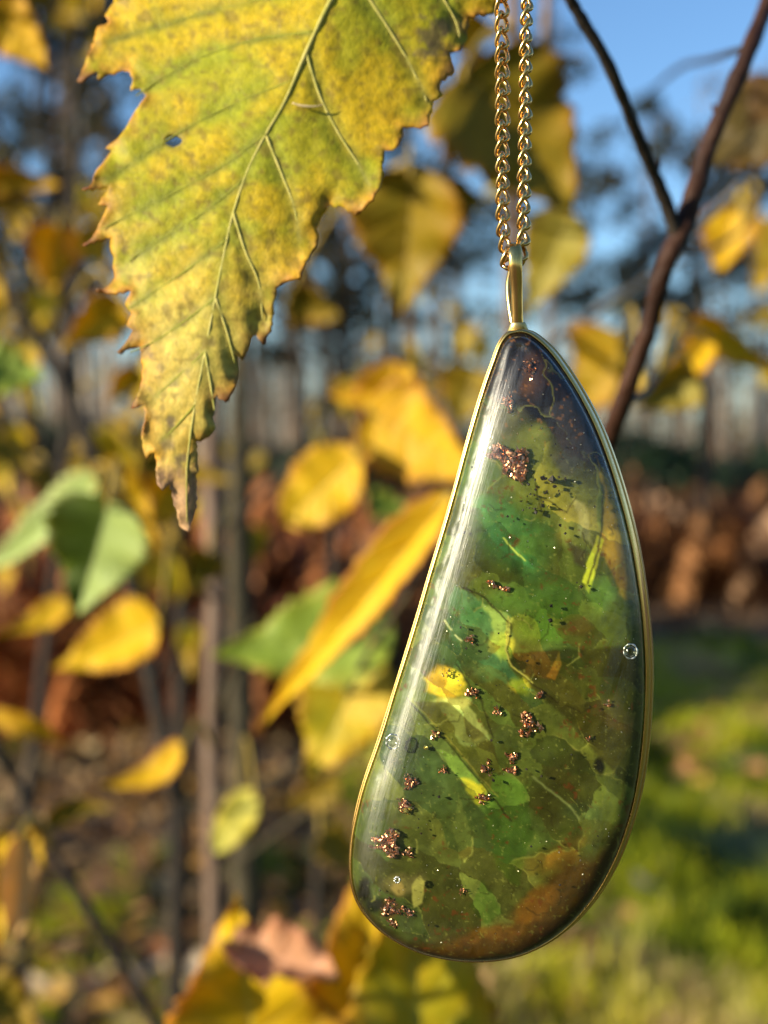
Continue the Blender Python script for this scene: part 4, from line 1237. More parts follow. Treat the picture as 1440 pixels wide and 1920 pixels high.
def loft(sections):
    """sections: list of (inward offset, depth) closed profile swept round LOOP"""
    V, F = [], []
    k = len(sections)
    for i in range(NL):
        fl = max(0.0, -NIN[i][0] * .8 + NIN[i][1] * .15) * .30     # the band flares out more on its right side
        for (ins, off) in sections:
            q = LOOP[i] + NIN[i] * (ins + (.025 * MM * (vnoise(i * 1.0, ins * 9e3, 7, 3) - .5) * 2 if ins < .35 * MM else 0) - fl * max(0, off) * (1 if ins < .1 * MM else 0))
            V.append(loc3(q[0], off, q[1]))
    for i in range(NL):
        j = (i + 1) % NL
        for a in range(k):
            b_ = (a + 1) % k
            F.append([i * k + a, j * k + a, j * k + b_, i * k + b_])
    return V, F


MM = 0.001
V, F = loft([(-.06 * MM, 2.6 * MM), (-.06 * MM, 1.2 * MM), (-.03 * MM, .25 * MM), (.0, .05 * MM), (.07 * MM, -.10 * MM), (.16 * MM, -.16 * MM), (.24 * MM, -.17 * MM), (.32 * MM, -.10 * MM), (.38 * MM, .02 * MM), (.40 * MM, .3 * MM), (.5 * MM, 2.6 * MM)])
bez = mesh_obj('bezel', V, F, M_gold, pend)
# a thin raised bead that runs round the outside of the rim
V, F = [], []
kk = 8
for i in range(NL):
    for a in range(kk):
        an = 2 * math.pi * a / kk
        q = LOOP[i] + NIN[i] * (-.04 * MM + .12 * MM * math.cos(an) - max(0.0, -NIN[i][0] * .8 + NIN[i][1] * .15) * .30 * MM * 1.3)
        V.append(loc3(q[0], 1.3 * MM + .17 * MM * math.sin(an), q[1]))
for i in range(NL):
    j = (i + 1) % NL
    for a in range(kk):
        F.append([i * kk + a, j * kk + a, j * kk + (a + 1) % kk, i * kk + (a + 1) % kk])
mesh_obj('rim_bead', V, F, gold_mat('bead_gold', (0.66, 0.42, 0.12, 1), 0.3, 0.5, (1, 1, .12)), bez)

# height of the stone above the rim: solve a screened Poisson equation over the outline
x0, x1 = LOOP[:, 0].min() - .001, LOOP[:, 0].max() + .001
z0, z1 = LOOP[:, 1].min() - .001, LOOP[:, 1].max() + .001
HG = 0.00028
hx = np.arange(x0, x1, HG); hz = np.arange(z0, z1, HG)
HX, HZ = np.meshgrid(hx, hz)
inset = [tuple(LOOP[i] + NIN[i] * .3 * MM) for i in range(0, NL, 3)]
dd_, ins_ = poly_dist(HX, HZ, inset)
sd = np.where(ins_, dd_, -dd_)
mask = ins_
U = np.where(mask, .5, 0.)
lam = 3.0 * MM
k2 = (HG / lam) ** 2
for _ in range(1500):
    nb_ = np.zeros_like(U)
    nb_[1:-1, 1:-1] = U[2:, 1:-1] + U[:-2, 1:-1] + U[1:-1, 2:] + U[1:-1, :-2]
    U = np.where(mask, (nb_ + k2) / (4 + k2), 0)


EDGE_POLY = [tuple(LOOP[i] + NIN[i] * .3 * MM) for i in range(0, NL, 2)]


def h_at(x, z):
    fx = np.clip((np.asarray(x) - x0) / HG, 0, len(hx) - 1.001); fz = np.clip((np.asarray(z) - z0) / HG, 0, len(hz) - 1.001)
    i = fx.astype(int); j = fz.astype(int); a = fx - i; b_ = fz - j
    return (U[j, i] * (1 - a) + U[j, i + 1] * a) * (1 - b_) + (U[j + 1, i] * (1 - a) + U[j + 1, i + 1] * a) * b_


def dome(x, z, H=3.3 * MM):
    x = np.atleast_1d(x); z = np.atleast_1d(z)
    dq, iq = poly_dist(x, z, EDGE_POLY)
    an_ = np.where(iq, 1 - np.exp(-dq / lam), 0)
    k_ = sstep(.25 * MM, 1.6 * MM, dq)
    u = np.clip(an_ * (1 - k_) + h_at(x, z) * k_, 0, 1)
    return H * np.sqrt(np.clip(1 - (1 - u) ** 2, 0, 1))


# clear outer skin
CC_ = np.array(to_local(on_plane(960, 1330)))
NR = 64
rad_t = 1 - (np.linspace(0, 1, NR) ** 1.6)
V, F = [], []
edge = np.array([LOOP[i] + NIN[i] * .36 * MM for i in range(NL)])
for r_ in rad_t[:-1]:
    q = CC_ + (edge - CC_) * r_
    hh = dome(q[:, 0], q[:, 1])
    hh = hh * sstep(0, 1, np.clip((1 - r_) * 60, 0, 1)) if r_ < 1 else hh * 0
    for i in range(NL): V.append(loc3(q[i, 0], -hh[i] + .02 * MM, q[i, 1]))
V.append(loc3(CC_[0], -float(dome(*CC_)[0]) + .02 * MM, CC_[1]))
for a in range(NR - 2):
    for i in range(NL):
        j = (i + 1) % NL
        F.append([a * NL + i, a * NL + j, (a + 1) * NL + j, (a + 1) * NL + i])
last = len(V) - 1
for i in range(NL): F.append([(NR - 2) * NL + i, (NR - 2) * NL + (i + 1) % NL, last])
m, ns, ls = mat_new('clear_resin')
tc = ns.new('ShaderNodeTexCoord')
rot = ns.new('ShaderNodeMapping'); rot.inputs['Rotation'].default_value = (0, R(-16), 0)
ls.new(tc.outputs['Object'], rot.inputs[0])
mp = ns.new('ShaderNodeMapping'); mp.inputs['Scale'].default_value = (1, 1, 0.035)
ls.new(rot.outputs[0], mp.inputs[0])
st = noise(ns, ls, mp.outputs[0], 4200, 4, 0.7, 0.3)
st2 = noise(ns, ls, mp.outputs[0], 1100, 4, 0.7, 0.6)
broad = noise(ns, ls, tc.outputs['Object'], 140, 3, 0.6)
lwf = N(ns, 'ShaderNodeLayerWeight', Blend=0.5)
fr_ = math_n(ns, ls, 'MULTIPLY_ADD', math_n(ns, ls, 'POWER', lwf.outputs['Facing'], 5.0), 0.95, 0.036)
bn = N(ns, 'ShaderNodeBump', Strength=0.6); bn.inputs['Distance'].default_value = 0.00005
ls.new(st, bn.inputs['Height'])
g1 = N(ns, 'ShaderNodeBsdfGlossy', Roughness=0.06); ls.new(bn.outputs[0], g1.inputs['Normal'])
g2 = N(ns, 'ShaderNodeBsdfGlossy', Roughness=0.36); g2.inputs['Color'].default_value = (1, 0.98, .92, 1); ls.new(bn.outputs[0], g2.inputs['Normal'])
gm = N(ns, 'ShaderNodeMixShader', Fac=0.5)
wa = ns.new('ShaderNodeAttribute'); wa.attribute_name = 'wear'
stm = math_n(ns, ls, 'MULTIPLY_ADD', math_n(ns, ls, 'MULTIPLY', st, st2), 7.0, -0.9, clamp=True)
stm = math_n(ns, ls, 'MULTIPLY', stm, math_n(ns, ls, 'MULTIPLY_ADD', wa.outputs['Fac'], 0.92, 0.06))
fr_ = math_n(ns, ls, 'MULTIPLY_ADD', stm, 0.045, fr_)
ls.new(stm, gm.inputs[0])
ls.new(g1.outputs[0], gm.inputs[1]); ls.new(g2.outputs[0], gm.inputs[2])
tp = ns.new('ShaderNodeBsdfTransparent'); tp.inputs[0].default_value = (0.97, 0.98, 0.93, 1)
mx_ = ns.new('ShaderNodeMixShader')
ls.new(fr_, mx_.inputs[0]); ls.new(tp.outputs[0], mx_.inputs[1]); ls.new(gm.outputs[0], mx_.inputs[2])
out = ns.new('ShaderNodeOutputMaterial'); ls.new(mx_.outputs[0], out.inputs[0])
_vv = np.array([to_local(v) for v in V])
_dd, _ii = poly_dist(_vv[:, 0], _vv[:, 1], [tuple(q) for q in edge[::4]])
wear = np.exp(-((np.where(_ii, _dd, 0) / MM - 2.2) / 1.7) ** 2)
stone = mesh_obj('stone', V, F, m, pend, attrs={'wear': wear})
stone['label'] = 'polished domed clear front of the amber'

# coloured core under the clear skin
def srl(r, g, b_):
    return np.array(srgb(r, g, b_)[:3])


def core_colour(px, py):
    """the stone's own colour zones, in photo coordinates of its face"""
    wx = px + (fbm(px, py, 90, 101, 4) - .5) * 70; wy = py + (fbm(px, py, 90, 113, 4) - .5) * 70
    c = np.tile(srl(84, 92, 44), (len(px), 1))

    def mx(col, f):
        nonlocal c
        f = np.clip(f, 0, 1)[:, None]
        c = c * (1 - f) + srl(*col) * f

    def blob(cx, cy, rx, ry, col, s=1.0, rot=0, hard=0.4):
        a = R(rot); dx, dy = wx - cx, wy - cy
        u = (dx * math.cos(a) + dy * math.sin(a)) / rx; v = (-dx * math.sin(a) + dy * math.cos(a)) / ry
        mx(col, (1 - sstep(hard, 1.0, np.sqrt(u * u + v * v))) * s)

    def pol(poly, col, s=1.0, soft=2.5, amp=5, inner=None):
        ax = px + (fbm(px, py, 26, 131, 3) - .5) * amp * 2; ay = py + (fbm(px, py, 26, 137, 3) - .5) * amp * 2
        d, i_ = poly_dist(ax, ay, poly)
        sdv = np.where(i_, d, -d)
        f = sstep(-soft, soft, sdv)
        if inner: f = f * (1 - sstep(0, inner, sdv) * .75)
        mx(col, f * s)
    # top: smoky dark
    mx((26, 17, 14), 1 - sstep(760, 860, wy + (px - 960) * -.55))
    blob(985, 700, 20, 55, (74, 44, 30), .6, 20)
    blob(1010, 690, 18, 70, (50, 28, 18), .8, 20)
    blob(950, 780, 40, 50, (52, 42, 50), .7)
    blob(945, 800, 55, 45, (104, 104, 84), .75)
    blob(1000, 850, 55, 60, (120, 126, 78), .8)
    pol([(1020, 770), (1075, 740), (1110, 830), (1105, 870), (1060, 850), (1030, 810)], (46, 40, 52), .9, 3, 9)
    blob(1075, 860, 22, 30, (60, 62, 84), .7)
    blob(1010, 920, 100, 60, (122, 122, 56), .7)
    # green heart
    blob(960, 1000, 105, 85, (82, 124, 74), .85, 35)
    blob(945, 965, 60, 45, (94, 134, 92), .5, 35)
    pol([(905, 945), (935, 985), (985, 1040), (1000, 1062), (965, 1048), (925, 1010), (908, 985)], (92, 156, 112), .5, 3, 3)
    blob(1080, 980, 55, 60, (130, 128, 74), .8)
    pol([(1075, 930), (1095, 940), (1110, 1020), (1085, 1000)], (160, 160, 140), .55, 4, 5)
    pol([(1062, 1015), (1100, 1030), (1095, 1060), (1075, 1052)], (70, 60, 52), .8, 5, 6)
    pol([(1118, 860), (1145, 890), (1165, 980), (1185, 1080), (1185, 1130), (1160, 1110), (1140, 1060), (1128, 1000), (1132, 930)], (150, 120, 22), .9, 4, 8)
    blob(1150, 1010, 26, 50, (178, 146, 24), .7, 70)
    pol([(1120, 1000), (1132, 1010), (1115, 1070), (1102, 1110), (1090, 1090), (1100, 1050)], (196, 196, 40), .9, 2, 4)
    blob(1130, 1110, 40, 50, (104, 130, 66), .7)
    blob(920, 1080, 70, 40, (96, 100, 44), .7)
    blob(1000, 1110, 120, 50, (86, 110, 48), .8)
    blob(1030, 1165, 95, 55, (86, 108, 36), .9)
    blob(1080, 1170, 46, 34, (92, 70, 32), .6)
    # the crescent fracture: pale crust with an amber window under it
    pol([(955, 1218), (1050, 1212), (1190, 1205), (1205, 1290), (1205, 1400), (1190, 1480), (1130, 1420), (1050, 1330), (990, 1280), (962, 1245)], (60, 60, 22), .95, 5, 4)
    pol([(960, 1218), (1048, 1214), (1030, 1268), (985, 1262)], (78, 60, 18), .7, 2, 3)
    pol([(1048, 1216), (1052, 1240), (1038, 1268), (1024, 1262)], (132, 100, 24), .7, 2, 3)
    blob(1170, 1270, 40, 60, (50, 50, 26), .7)
    blob(1150, 1330, 50, 40, (78, 68, 46), .6)
    pol([(850, 1095), (880, 1105), (920, 1140), (955, 1150), (962, 1190), (952, 1220), (960, 1250), (1000, 1290), (960, 1280), (900, 1240), (850, 1210), (838, 1160)], (88, 118, 88), .9, 3, 6)
    blob(885, 1140, 36, 34, (76, 112, 74), .8)
    pol([(905, 1125), (935, 1140), (960, 1160), (955, 1200), (940, 1235), (915, 1215), (925, 1175)], (150, 162, 96), .85, 4, 9)
    blob(935, 1200, 28, 32, (172, 174, 60), .8)
    blob(850, 1230, 60, 40, (76, 106, 76), .8)
    blob(905, 1265, 46, 32, (98, 132, 96), .6)
    pol([(795, 1262), (818, 1246), (855, 1256), (870, 1275), (862, 1300), (838, 1308), (800, 1290)], (196, 164, 14), .9, 8, 14)
    blob(835, 1275, 22, 18, (236, 206, 30), .7)
    blob(978, 1280, 26, 24, (170, 166, 22), .85)
    pol([(830, 1318), (880, 1310), (905, 1350), (920, 1378), (892, 1392), (862, 1385), (850, 1350)], (150, 160, 112), .85, 3, 9)
    blob(845, 1325, 26, 16, (190, 190, 130), .7)
    # diagonal fracture planes at the lower left
    pol([(765, 1305), (800, 1340), (850, 1395), (905, 1460), (960, 1530), (1010, 1620), (1010, 1760), (760, 1780), (680, 1700), (670, 1560), (700, 1420), (740, 1330)], (78, 84, 48), .75, 2, 3)
    pol([(780, 1310), (845, 1310), (925, 1385), (940, 1440), (965, 1530), (905, 1455), (850, 1392)], (70, 62, 18), .7, 2, 3)
    pol([(690, 1390), (755, 1330), (830, 1400), (840, 1470), (780, 1540), (700, 1530)], (86, 92, 60), .6, 3, 8)
    blob(800, 1440, 50, 40, (92, 104, 66), .6)
    pol([(822, 1400), (862, 1412), (905, 1462), (935, 1500), (912, 1520), (880, 1470)], (106, 122, 58), .75, 3, 6)
    pol([(868, 1452), (905, 1462), (925, 1490), (900, 1498), (880, 1482)], (180, 160, 18), .9, 5, 12)
    blob(850, 1560, 60, 60, (90, 92, 46), .6)
    pol([(860, 1480), (884, 1540), (888, 1590), (862, 1600), (850, 1540)], (118, 116, 62), .5, 3, 6)
    pol([(925, 1440), (985, 1460), (1000, 1560), (975, 1650), (930, 1620), (910, 1520)], (68, 86, 30), .85, 4, 10)
    pol([(905, 1640), (945, 1700), (915, 1720), (880, 1690)], (58, 78, 30), .7, 3, 6)
    blob(1040, 1500, 70, 60, (66, 66, 28), .8)
    blob(1090, 1520, 46, 30, (70, 84, 58), .7, 40)
    blob(1060, 1440, 60, 50, (70, 70, 34), .7)
    blob(1020, 1600, 80, 40, (76, 68, 22), .8, -20)
    blob(1060, 1590, 60, 30, (104, 78, 20), .6, -30)
    # a mosaic of healed fracture planes, each a little different
    rv = np.random.RandomState(44)
    sx_, sy_ = rv.uniform(660, 1220, 90), rv.uniform(640, 1800, 90)
    wx2 = px + (fbm(px, py, 50, 141, 3) - .5) * 44; wy2 = py + (fbm(px, py, 50, 147, 3) - .5) * 44
    best = np.full(px.shape, 1e9); sec = best.copy(); bi = np.zeros(px.shape, int)
    for k in range(90):
        dx, dy = wx2 - sx_[k], wy2 - sy_[k]
        dk = np.hypot((dx * .74 + dy * .67) * .75, (-dx * .67 + dy * .74) * 1.5)
        nw = dk < best
        sec = np.where(nw, best, np.minimum(sec, dk)); bi = np.where(nw, k, bi); best = np.minimum(best, dk)
    mul = rv.uniform(.5, 1.5, 90)[bi]; hue = rv.uniform(-.18, .18, 90)[bi]
    grad = 1 + .25 * np.clip(best / 60, 0, 1) * np.sign(rv.uniform(-1, 1, 90))[bi]
    c = c * (.15 + .9 * mul * grad)[:, None] * np.stack([1 + hue, np.ones_like(hue), 1 - hue * .8], 1)
    gap = sec - best
    on = (rv.rand(90) > .55)[bi]
    mx((150, 148, 84), np.exp(-(gap / 2.2) ** 2) * .42 * on * sstep(.4, .6, fbm(px, py, 70, 149, 2)))
    # orange brown foot
    pol([(1190, 1500), (1160, 1540), (1120, 1590), (1070, 1600), (1020, 1640), (1000, 1670), (950, 1720), (880, 1740), (820, 1760), (760, 1770), (850, 1815), (960, 1820), (1100, 1730), (1190, 1580)], (86, 60, 16), .95, 18, 14)
    blob(1010, 1680, 70, 36, (120, 82, 22), .8, -35)
    blob(930, 1740, 70, 26, (120, 80, 22), .6, -10)
    # dark rind on the lower right and left
    d_, i_ = poly_dist(px, py, LOOP_PX[::4])
    lower = sstep(1480, 1640, py)
    mx((38, 14, 6), (1 - sstep(14, 62, d_ + (fbm(px, py, 40, 151, 3) - .5) * 30)) * lower * sstep(880, 1050, px) * .95)
    mx((46, 26, 8), (1 - sstep(4, 34, d_)) * sstep(1600, 1700, py) * .8)
    blob(690, 1650, 22, 48, (22, 22, 12), .95)
    blob(712, 1690, 26, 26, (18, 24, 18), .9)
    blob(760, 1640, 52, 32, (128, 116, 88), .55)
    pol([(775, 1650), (790, 1630), (800, 1640), (795, 1680), (780, 1690)], (176, 168, 108), .7, 2, 3)
    blob(752, 1650, 18, 22, (176, 150, 108), .5)
    blob(1115, 1435, 14, 20, (16, 14, 10), .95)
    blob(745, 1700, 30, 30, (84, 42, 20), .6)
    # hair cracks and plane edges
    def line(pts, col, w, s=1.0, amp=2):
        ax = px + (fbm(px, py, 14, 161, 2) - .5) * amp * 2; ay = py + (fbm(px, py, 14, 167, 2) - .5) * amp * 2
        d, _ = poly_dist(ax, ay, pts, False)
        mx(col, np.exp(-(d / w) ** 2) * s)
    line([(765, 1305), (800, 1340), (850, 1395), (905, 1460), (960, 1530)], (34, 28, 8), 2.0, .7)
    line([(768, 1300), (803, 1335), (853, 1390), (908, 1455), (935, 1485)], (150, 140, 70), 1.5, .45)
    line([(868, 1098), (905, 1112), (932, 1140), (958, 1165), (958, 1185), (952, 1215), (962, 1245), (1000, 1278), (1045, 1310)], (46, 40, 16), 2.2, .8)
    line([(955, 1150), (950, 1215), (960, 1243), (998, 1274)], (190, 180, 110), 1.8, .7)
    line([(1130, 920), (1126, 990), (1116, 1040), (1100, 1090)], (56, 50, 20), 2.2, .8)
    line([(858, 1240), (880, 1275), (905, 1310), (925, 1375)], (50, 44, 18), 2.2, .7)
    line([(1000, 1448), (1040, 1480), (1075, 1510), (1085, 1525)], (130, 136, 100), 2.2, .7)
    line([(945, 1008), (965, 1030), (985, 1048)], (190, 200, 110), 1.8, .8)
    line([(835, 1160), (848, 1175)], (200, 200, 180), 1.8, .8); line([(855, 1186), (866, 1196)], (200, 200, 180), 1.8, .8)
    line([(985, 850), (1002, 900), (1015, 960)], (40, 34, 14), 1.6, .6)
    line([(1000, 925), (1040, 945), (1060, 960), (1080, 930)], (60, 50, 20), 1.4, .7)
    line([(888, 1560), (886, 1590), (872, 1605)], (146, 146, 90), 1.6, .6)
    for k in range(46):
        rd = random.Random(k + 900)
        x_, y_ = rd.uniform(700, 1180), rd.uniform(860, 1740); a_ = rd.uniform(0, 3.1); l_ = rd.uniform(12, 52)
        line([(x_, y_), (x_ + l_ * .5 * math.cos(a_), y_ + l_ * .5 * math.sin(a_)), (x_ + l_ * math.cos(a_ + .4), y_ + l_ * math.sin(a_ + .4))], rd.choice([(40, 34, 14), (150, 148, 90), (48, 40, 20)]), 1.4, .55, 4)
    # grain: mossy flecks, rusty flecks, pale crumbs
    t1 = fbm(px, py, 9, 171, 3); t2 = fbm(px, py, 5, 181, 2); t3 = fbm(px, py, 60, 191, 3); t4 = fbm(px, py, 22, 197, 4)
    body = sstep(800, 900, py)
    c = c * (0.76 + 0.5 * t4)[:, None]
    mx((58, 54, 20), sstep(.62, .74, t1) * sstep(.42, .6, t3) * .4 * body)
    mx((104, 52, 26), sstep(.66, .76, t1[::1]) * sstep(.5, .35, t3) * .6 * body)
    mx((150, 150, 92), sstep(.74, .86, t2) * .3 * body)
    mx((150, 100, 60), sstep(.72, .84, fbm(px + 300, py, 7, 201, 2)) * .45 * (1 - body))
    return c


def build_core():
    step = 2.0
    xs = np.arange(640, 1232, step); ys = np.arange(612, 1812, step)
    X, Yy = np.meshgrid(xs, ys)
    # pixel -> plane, vectorised
    D = np.stack([(X.ravel() - 720) / FPX, np.zeros(X.size), (960 - Yy.ravel()) / FPX], 1)
    ray = np.array(FW)[None] + D[:, 0:1] * np.array(RT)[None] + D[:, 2:3] * np.array(UP)[None]
    o_ = PC - CAM
    tpar = o_.dot(PN) / (ray @ np.array(PN))
    w = ray * tpar[:, None] - np.array(o_)
    lx = w @ np.array(PX_); lz = w[:, 2]
    d, ins_ = poly_dist(lx, lz, [tuple(LOOP[i] + NIN[i] * .38 * MM) for i in range(0, NL, 2)])
    ok = (ins_ | (d < .20 * MM)).reshape(X.shape)
    idx_ = np.arange(X.size).reshape(X.shape)
    q = ok[:-1, :-1] & ok[:-1, 1:] & ok[1:, 1:] & ok[1:, :-1]
    F = np.stack([idx_[:-1, :-1][q], idx_[1:, :-1][q], idx_[1:, 1:][q], idx_[:-1, 1:][q]], 1)
    used = np.unique(F)
    rem = -np.ones(X.size, int); rem[used] = np.arange(len(used))
    F = rem[F]
    lx, lz, px, py = lx[used], lz[used], X.ravel()[used], Yy.ravel()[used]
    hd = dome(lx, lz)
    rel = (fbm(px, py, 60, 211, 3) - .5) * .6 * MM
    front = hd * 0.55 + rel * np.clip(hd / MM, 0, 1) * .6 - .05 * MM
    front = np.minimum(front, hd - .12 * MM)
    V = np.array(PC)[None] + np.array(PX_)[None] * lx[:, None] - np.array(PN)[None] * front[:, None]
    V[:, 2] += lz
    c = core_colour(px, py) ** 1.16 * 1.2 * np.array([0.98, 1.0, 0.50])
    lum_ = (c * np.array([.3, .6, .1])).sum(1, keepdims=True)
    c = np.clip(lum_ + (c - lum_) * 0.95, 0.002, 1)
    m, ns, ls = mat_new('amber_core')
    a = ns.new('ShaderNodeVertexColor'); a.layer_name = 'tint'
    tc = ns.new('ShaderNodeTexCoord')
    f1 = noise(ns, ls, tc.outputs['Object'], 2600, 5, 0.7)
    f2 = noise(ns, ls, tc.outputs['Object'], 700, 5, 0.65, 0.8)
    vv = ramp(ns, ls, f2, [(0.3, (0.72, 0.72, 0.72, 1)), (0.7, (1.25, 1.25, 1.2, 1))])
    col = mixc(ns, ls, 1.0, a.outputs[0], vv, 'MULTIPLY')
    b = N(ns, 'ShaderNodeBsdfPrincipled', Roughness=0.3); b.inputs['Specular IOR Level'].default_value = 0.15
    ls.new(col, b.inputs['Base Color'])
    bn = N(ns, 'ShaderNodeBump', Strength=0.3); bn.inputs['Distance'].default_value = 0.00005
    ls.new(math_n(ns, ls, 'ADD', f1, f2), bn.inputs['Height']); ls.new(bn.outputs[0], b.inputs['Normal'])
    out = ns.new('ShaderNodeOutputMaterial'); ls.new(b.outputs[0], out.inputs[0])
    o = mesh_obj('amber_core', V, F, m, stone, cols=c)
    return o


build_core()
# gold back plate closing the setting
V = [loc3(*(lambda q: (q[0], 2.45 * MM, q[1]))(LOOP[i] + NIN[i] * .3 * MM)) for i in range(NL)]
mesh_obj('back_plate', V, [list(range(NL))], M_gold, pend, smooth=False)


def inside_pt(px, py, frac):
    """a point inside the clear layer: frac 0 = core, 1 = skin"""
    lx, lz = to_local(on_plane(px, py))
    h = float(dome(lx, lz)[0])
    off = -(h * .55 + (h * .43) * frac)
    # step along the line of sight so that it stays at that place seen from the front
    w = on_plane(px, py, off)
    return w


def foil(cx, cy, r, n, seed, mat, size=5.0, squash=1.0, frac=.55, ang=0):
    r = r * 1.2; size = size * 1.35; n = int(n * 1.35); frac = .04 + .1 * (frac > .65)
    """crumpled cluster of tiny metal flakes"""
    rd = random.Random(seed)
    c = inside_pt(cx, cy, frac)
    px = D0 / FPX
    V, F = [], []
    for k in range(n):
        a = rd.random() * 6.28; q = r * math.sqrt(rd.random()) * (0.7 + .3 * math.sin(3 * a + seed))
        x = q * math.cos(a); y = q * math.sin(a) * squash
        x, y = x * math.cos(R(ang)) - y * math.sin(R(ang)), x * math.sin(R(ang)) + y * math.cos(R(ang))
        bulge = math.sqrt(max(0, 1 - (q / r) ** 2))
        o_ = c + PX_ * (x * px) + Vector((0, 0, -y * px)) - PN * (bulge * r * .13 * px * rd.uniform(.3, 1))
        n_ = Vector((rd.uniform(-1, 1), rd.uniform(-1.6, -.2), rd.uniform(-1, 1))).normalized()
        u = n_.cross(Vector((rd.random(), rd.random(), rd.random()))).normalized(); v = n_.cross(u)
        s = size * px * rd.uniform(.4, 1.2)
        b0 = len(V)
        m_ = rd.choice([3, 4, 5])
        for j in range(m_):
            t = 2 * math.pi * j / m_ + rd.uniform(-.3, .3)
            V.append(o_ + (u * math.cos(t) + v * math.sin(t) * rd.uniform(.3, .8)) * s * rd.uniform(.6, 1.1))
        V.append(o_ + n_ * s * .35)
        for j in range(m_): F.append([b0 + j, b0 + (j + 1) % m_, b0 + m_])
    return mesh_obj('copper_flake', V, F, mat, stone, smooth=False)


for i, (cx, cy, r, n, sz, sq, fr_, an) in enumerate([
        (958, 862, 36, 150, 6.5, .75, .6, 35), (930, 852, 14, 30, 5, .7, .6, 0), (975, 885, 20, 60, 6, .7, .6, 60), (952, 755, 16, 36, 4.5, .7, .5, 70), (925, 1097, 13, 24, 4, .5, .5, 20), (945, 1104, 10, 16, 4, .5, .5, 0),
        (880, 1200, 11, 18, 4, .8, .5, 0), (888, 1298, 13, 26, 4, .9, .5, 0), (930, 1335, 9, 16, 3.5, .9, .5, 0), (992, 1360, 21, 70, 5, 1.1, .6, 0), (1010, 1305, 10, 18, 3.5, .7, .5, -40), (960, 1420, 12, 34, 4, .9, .6, 0),
        (958, 1444, 13, 36, 4, .6, .5, 0), (912, 1440, 12, 24, 4, 1.3, .4, 0), (833, 1443, 10, 20, 3.5, 1., .5, 0), (815, 1375, 9, 14, 3.5, 1.2, .5, 0), (768, 1465, 15, 40, 4, 1., .6, 0), (758, 1508, 17, 50, 4.5, .8, .6, 20),
        (905, 1496, 15, 36, 4, .7, .5, 10), (725, 1580, 30, 150, 4.6, .85, .7, 0), (764, 1598, 10, 20, 4, 1., .6, 0), (735, 1700, 20, 46, 4.5, 1., .5, 0), (765, 1712, 13, 24, 4, .8, .5, 0), (740, 1730, 16, 30, 4, .5, .5, 0),
        (995, 690, 14, 26, 4, 1.6, .4, 0), (1105, 1385, 6, 8, 3.5, 1, .4, 0), (1140, 1320, 8, 10, 3.5, .7, .4, 0), (868, 1670, 9, 12, 3.5, 1, .4, 0)]):
    foil(cx, cy, r, n, 300 + i, M_copper, sz, sq, fr_, an)
M_yflake = gold_mat('gilt_flake', (0.9, 0.72, 0.2, 1), 0.25, .4)
for i, (cx, cy, r, n) in enumerate([(762, 1520, 11, 14), (800, 1402, 6, 8), (745, 1562, 8, 10), (840, 1262, 14, 12)]):
    o = foil(cx, cy, r, n, 400 + i, M_yflake, 4.0, .7, .75); o.name = 'gilt_flake'; o.data.name = 'gilt_flake'

# dark pinholes and grit specks, sparkles in the resin
def specks(name, pts, mat, size, frac):
    V, F = [], []
    rd = random.Random(77)
    px = D0 / FPX
    for (x, y, s) in pts:
        c = inside_pt(x, y, frac); b0 = len(V)
        ax = [Vector((rd.uniform(-1, 1), rd.uniform(-1, 1), rd.uniform(-1, 1))).normalized() for _ in range(1)][0]
        u = ax.cross(Vector((0, 0, 1))).normalized(); v = ax.cross(u)
        for d in (u, v, -u, -v, ax, -ax): V.append(c + d * (size * s * px * rd.uniform(.6, 1.2)))
        F += [[b0 + a, b0 + (a + 1) % 4, b0 + 4] for a in range(4)] + [[b0 + (a + 1) % 4, b0 + a, b0 + 5] for a in range(4)]
    o = mesh_obj(name, V, F, mat, stone, smooth=False)
    o['kind'] = 'stuff'


rd = random.Random(21)
M_grit = rough_mat('grit', (0.01, 0.008, 0.006, 1), (0.03, 0.02, 0.012, 1), 500, .6, 0)
def inpoly(x, y):
    return bool(poly_dist(np.array([x]), np.array([y]), OUT_PX)[1][0]) and float(poly_dist(np.array([x]), np.array([y]), OUT_PX)[0][0]) > 22
g = [(1033, 1136, 1.6), (1032, 1163, 1.5), (823, 1494, 1.6), (921, 1388, 1), (870, 998, 1.3), (925, 1463, 1.2), (1015, 1455, 1.3), (1050, 985, 1.3), (1060, 1000, 1), (968, 900, 1.2), (1018, 896, 2.6), (1036, 900, 2.8), (1040, 912, 2), (1060, 898, 1.3), (1005, 960, 1.6), (1018, 948, 1.4), (1090, 1100, 1.2)]
for _ in range(110):
    x, y = rd.uniform(670, 1200), rd.uniform(680, 1780)
    if rd.random() < .35: x, y = rd.gauss(1015, 30), rd.gauss(915, 38)
    if inpoly(x, y): g.append((x, y, rd.uniform(.3, 1.1)))
specks('grit', g, M_grit, 3.2, .35)
g = []
for _ in range(360):
    x, y = rd.uniform(690, 1200), rd.uniform(680, 1780)
    if inpoly(x, y): g.append((x, y, rd.uniform(.25, 1.0) ** 1.5))
specks('sparkle', g, gold_mat('bright_mica', (0.95, 0.88, 0.66, 1), 0.3, .3), 1.9, .6)

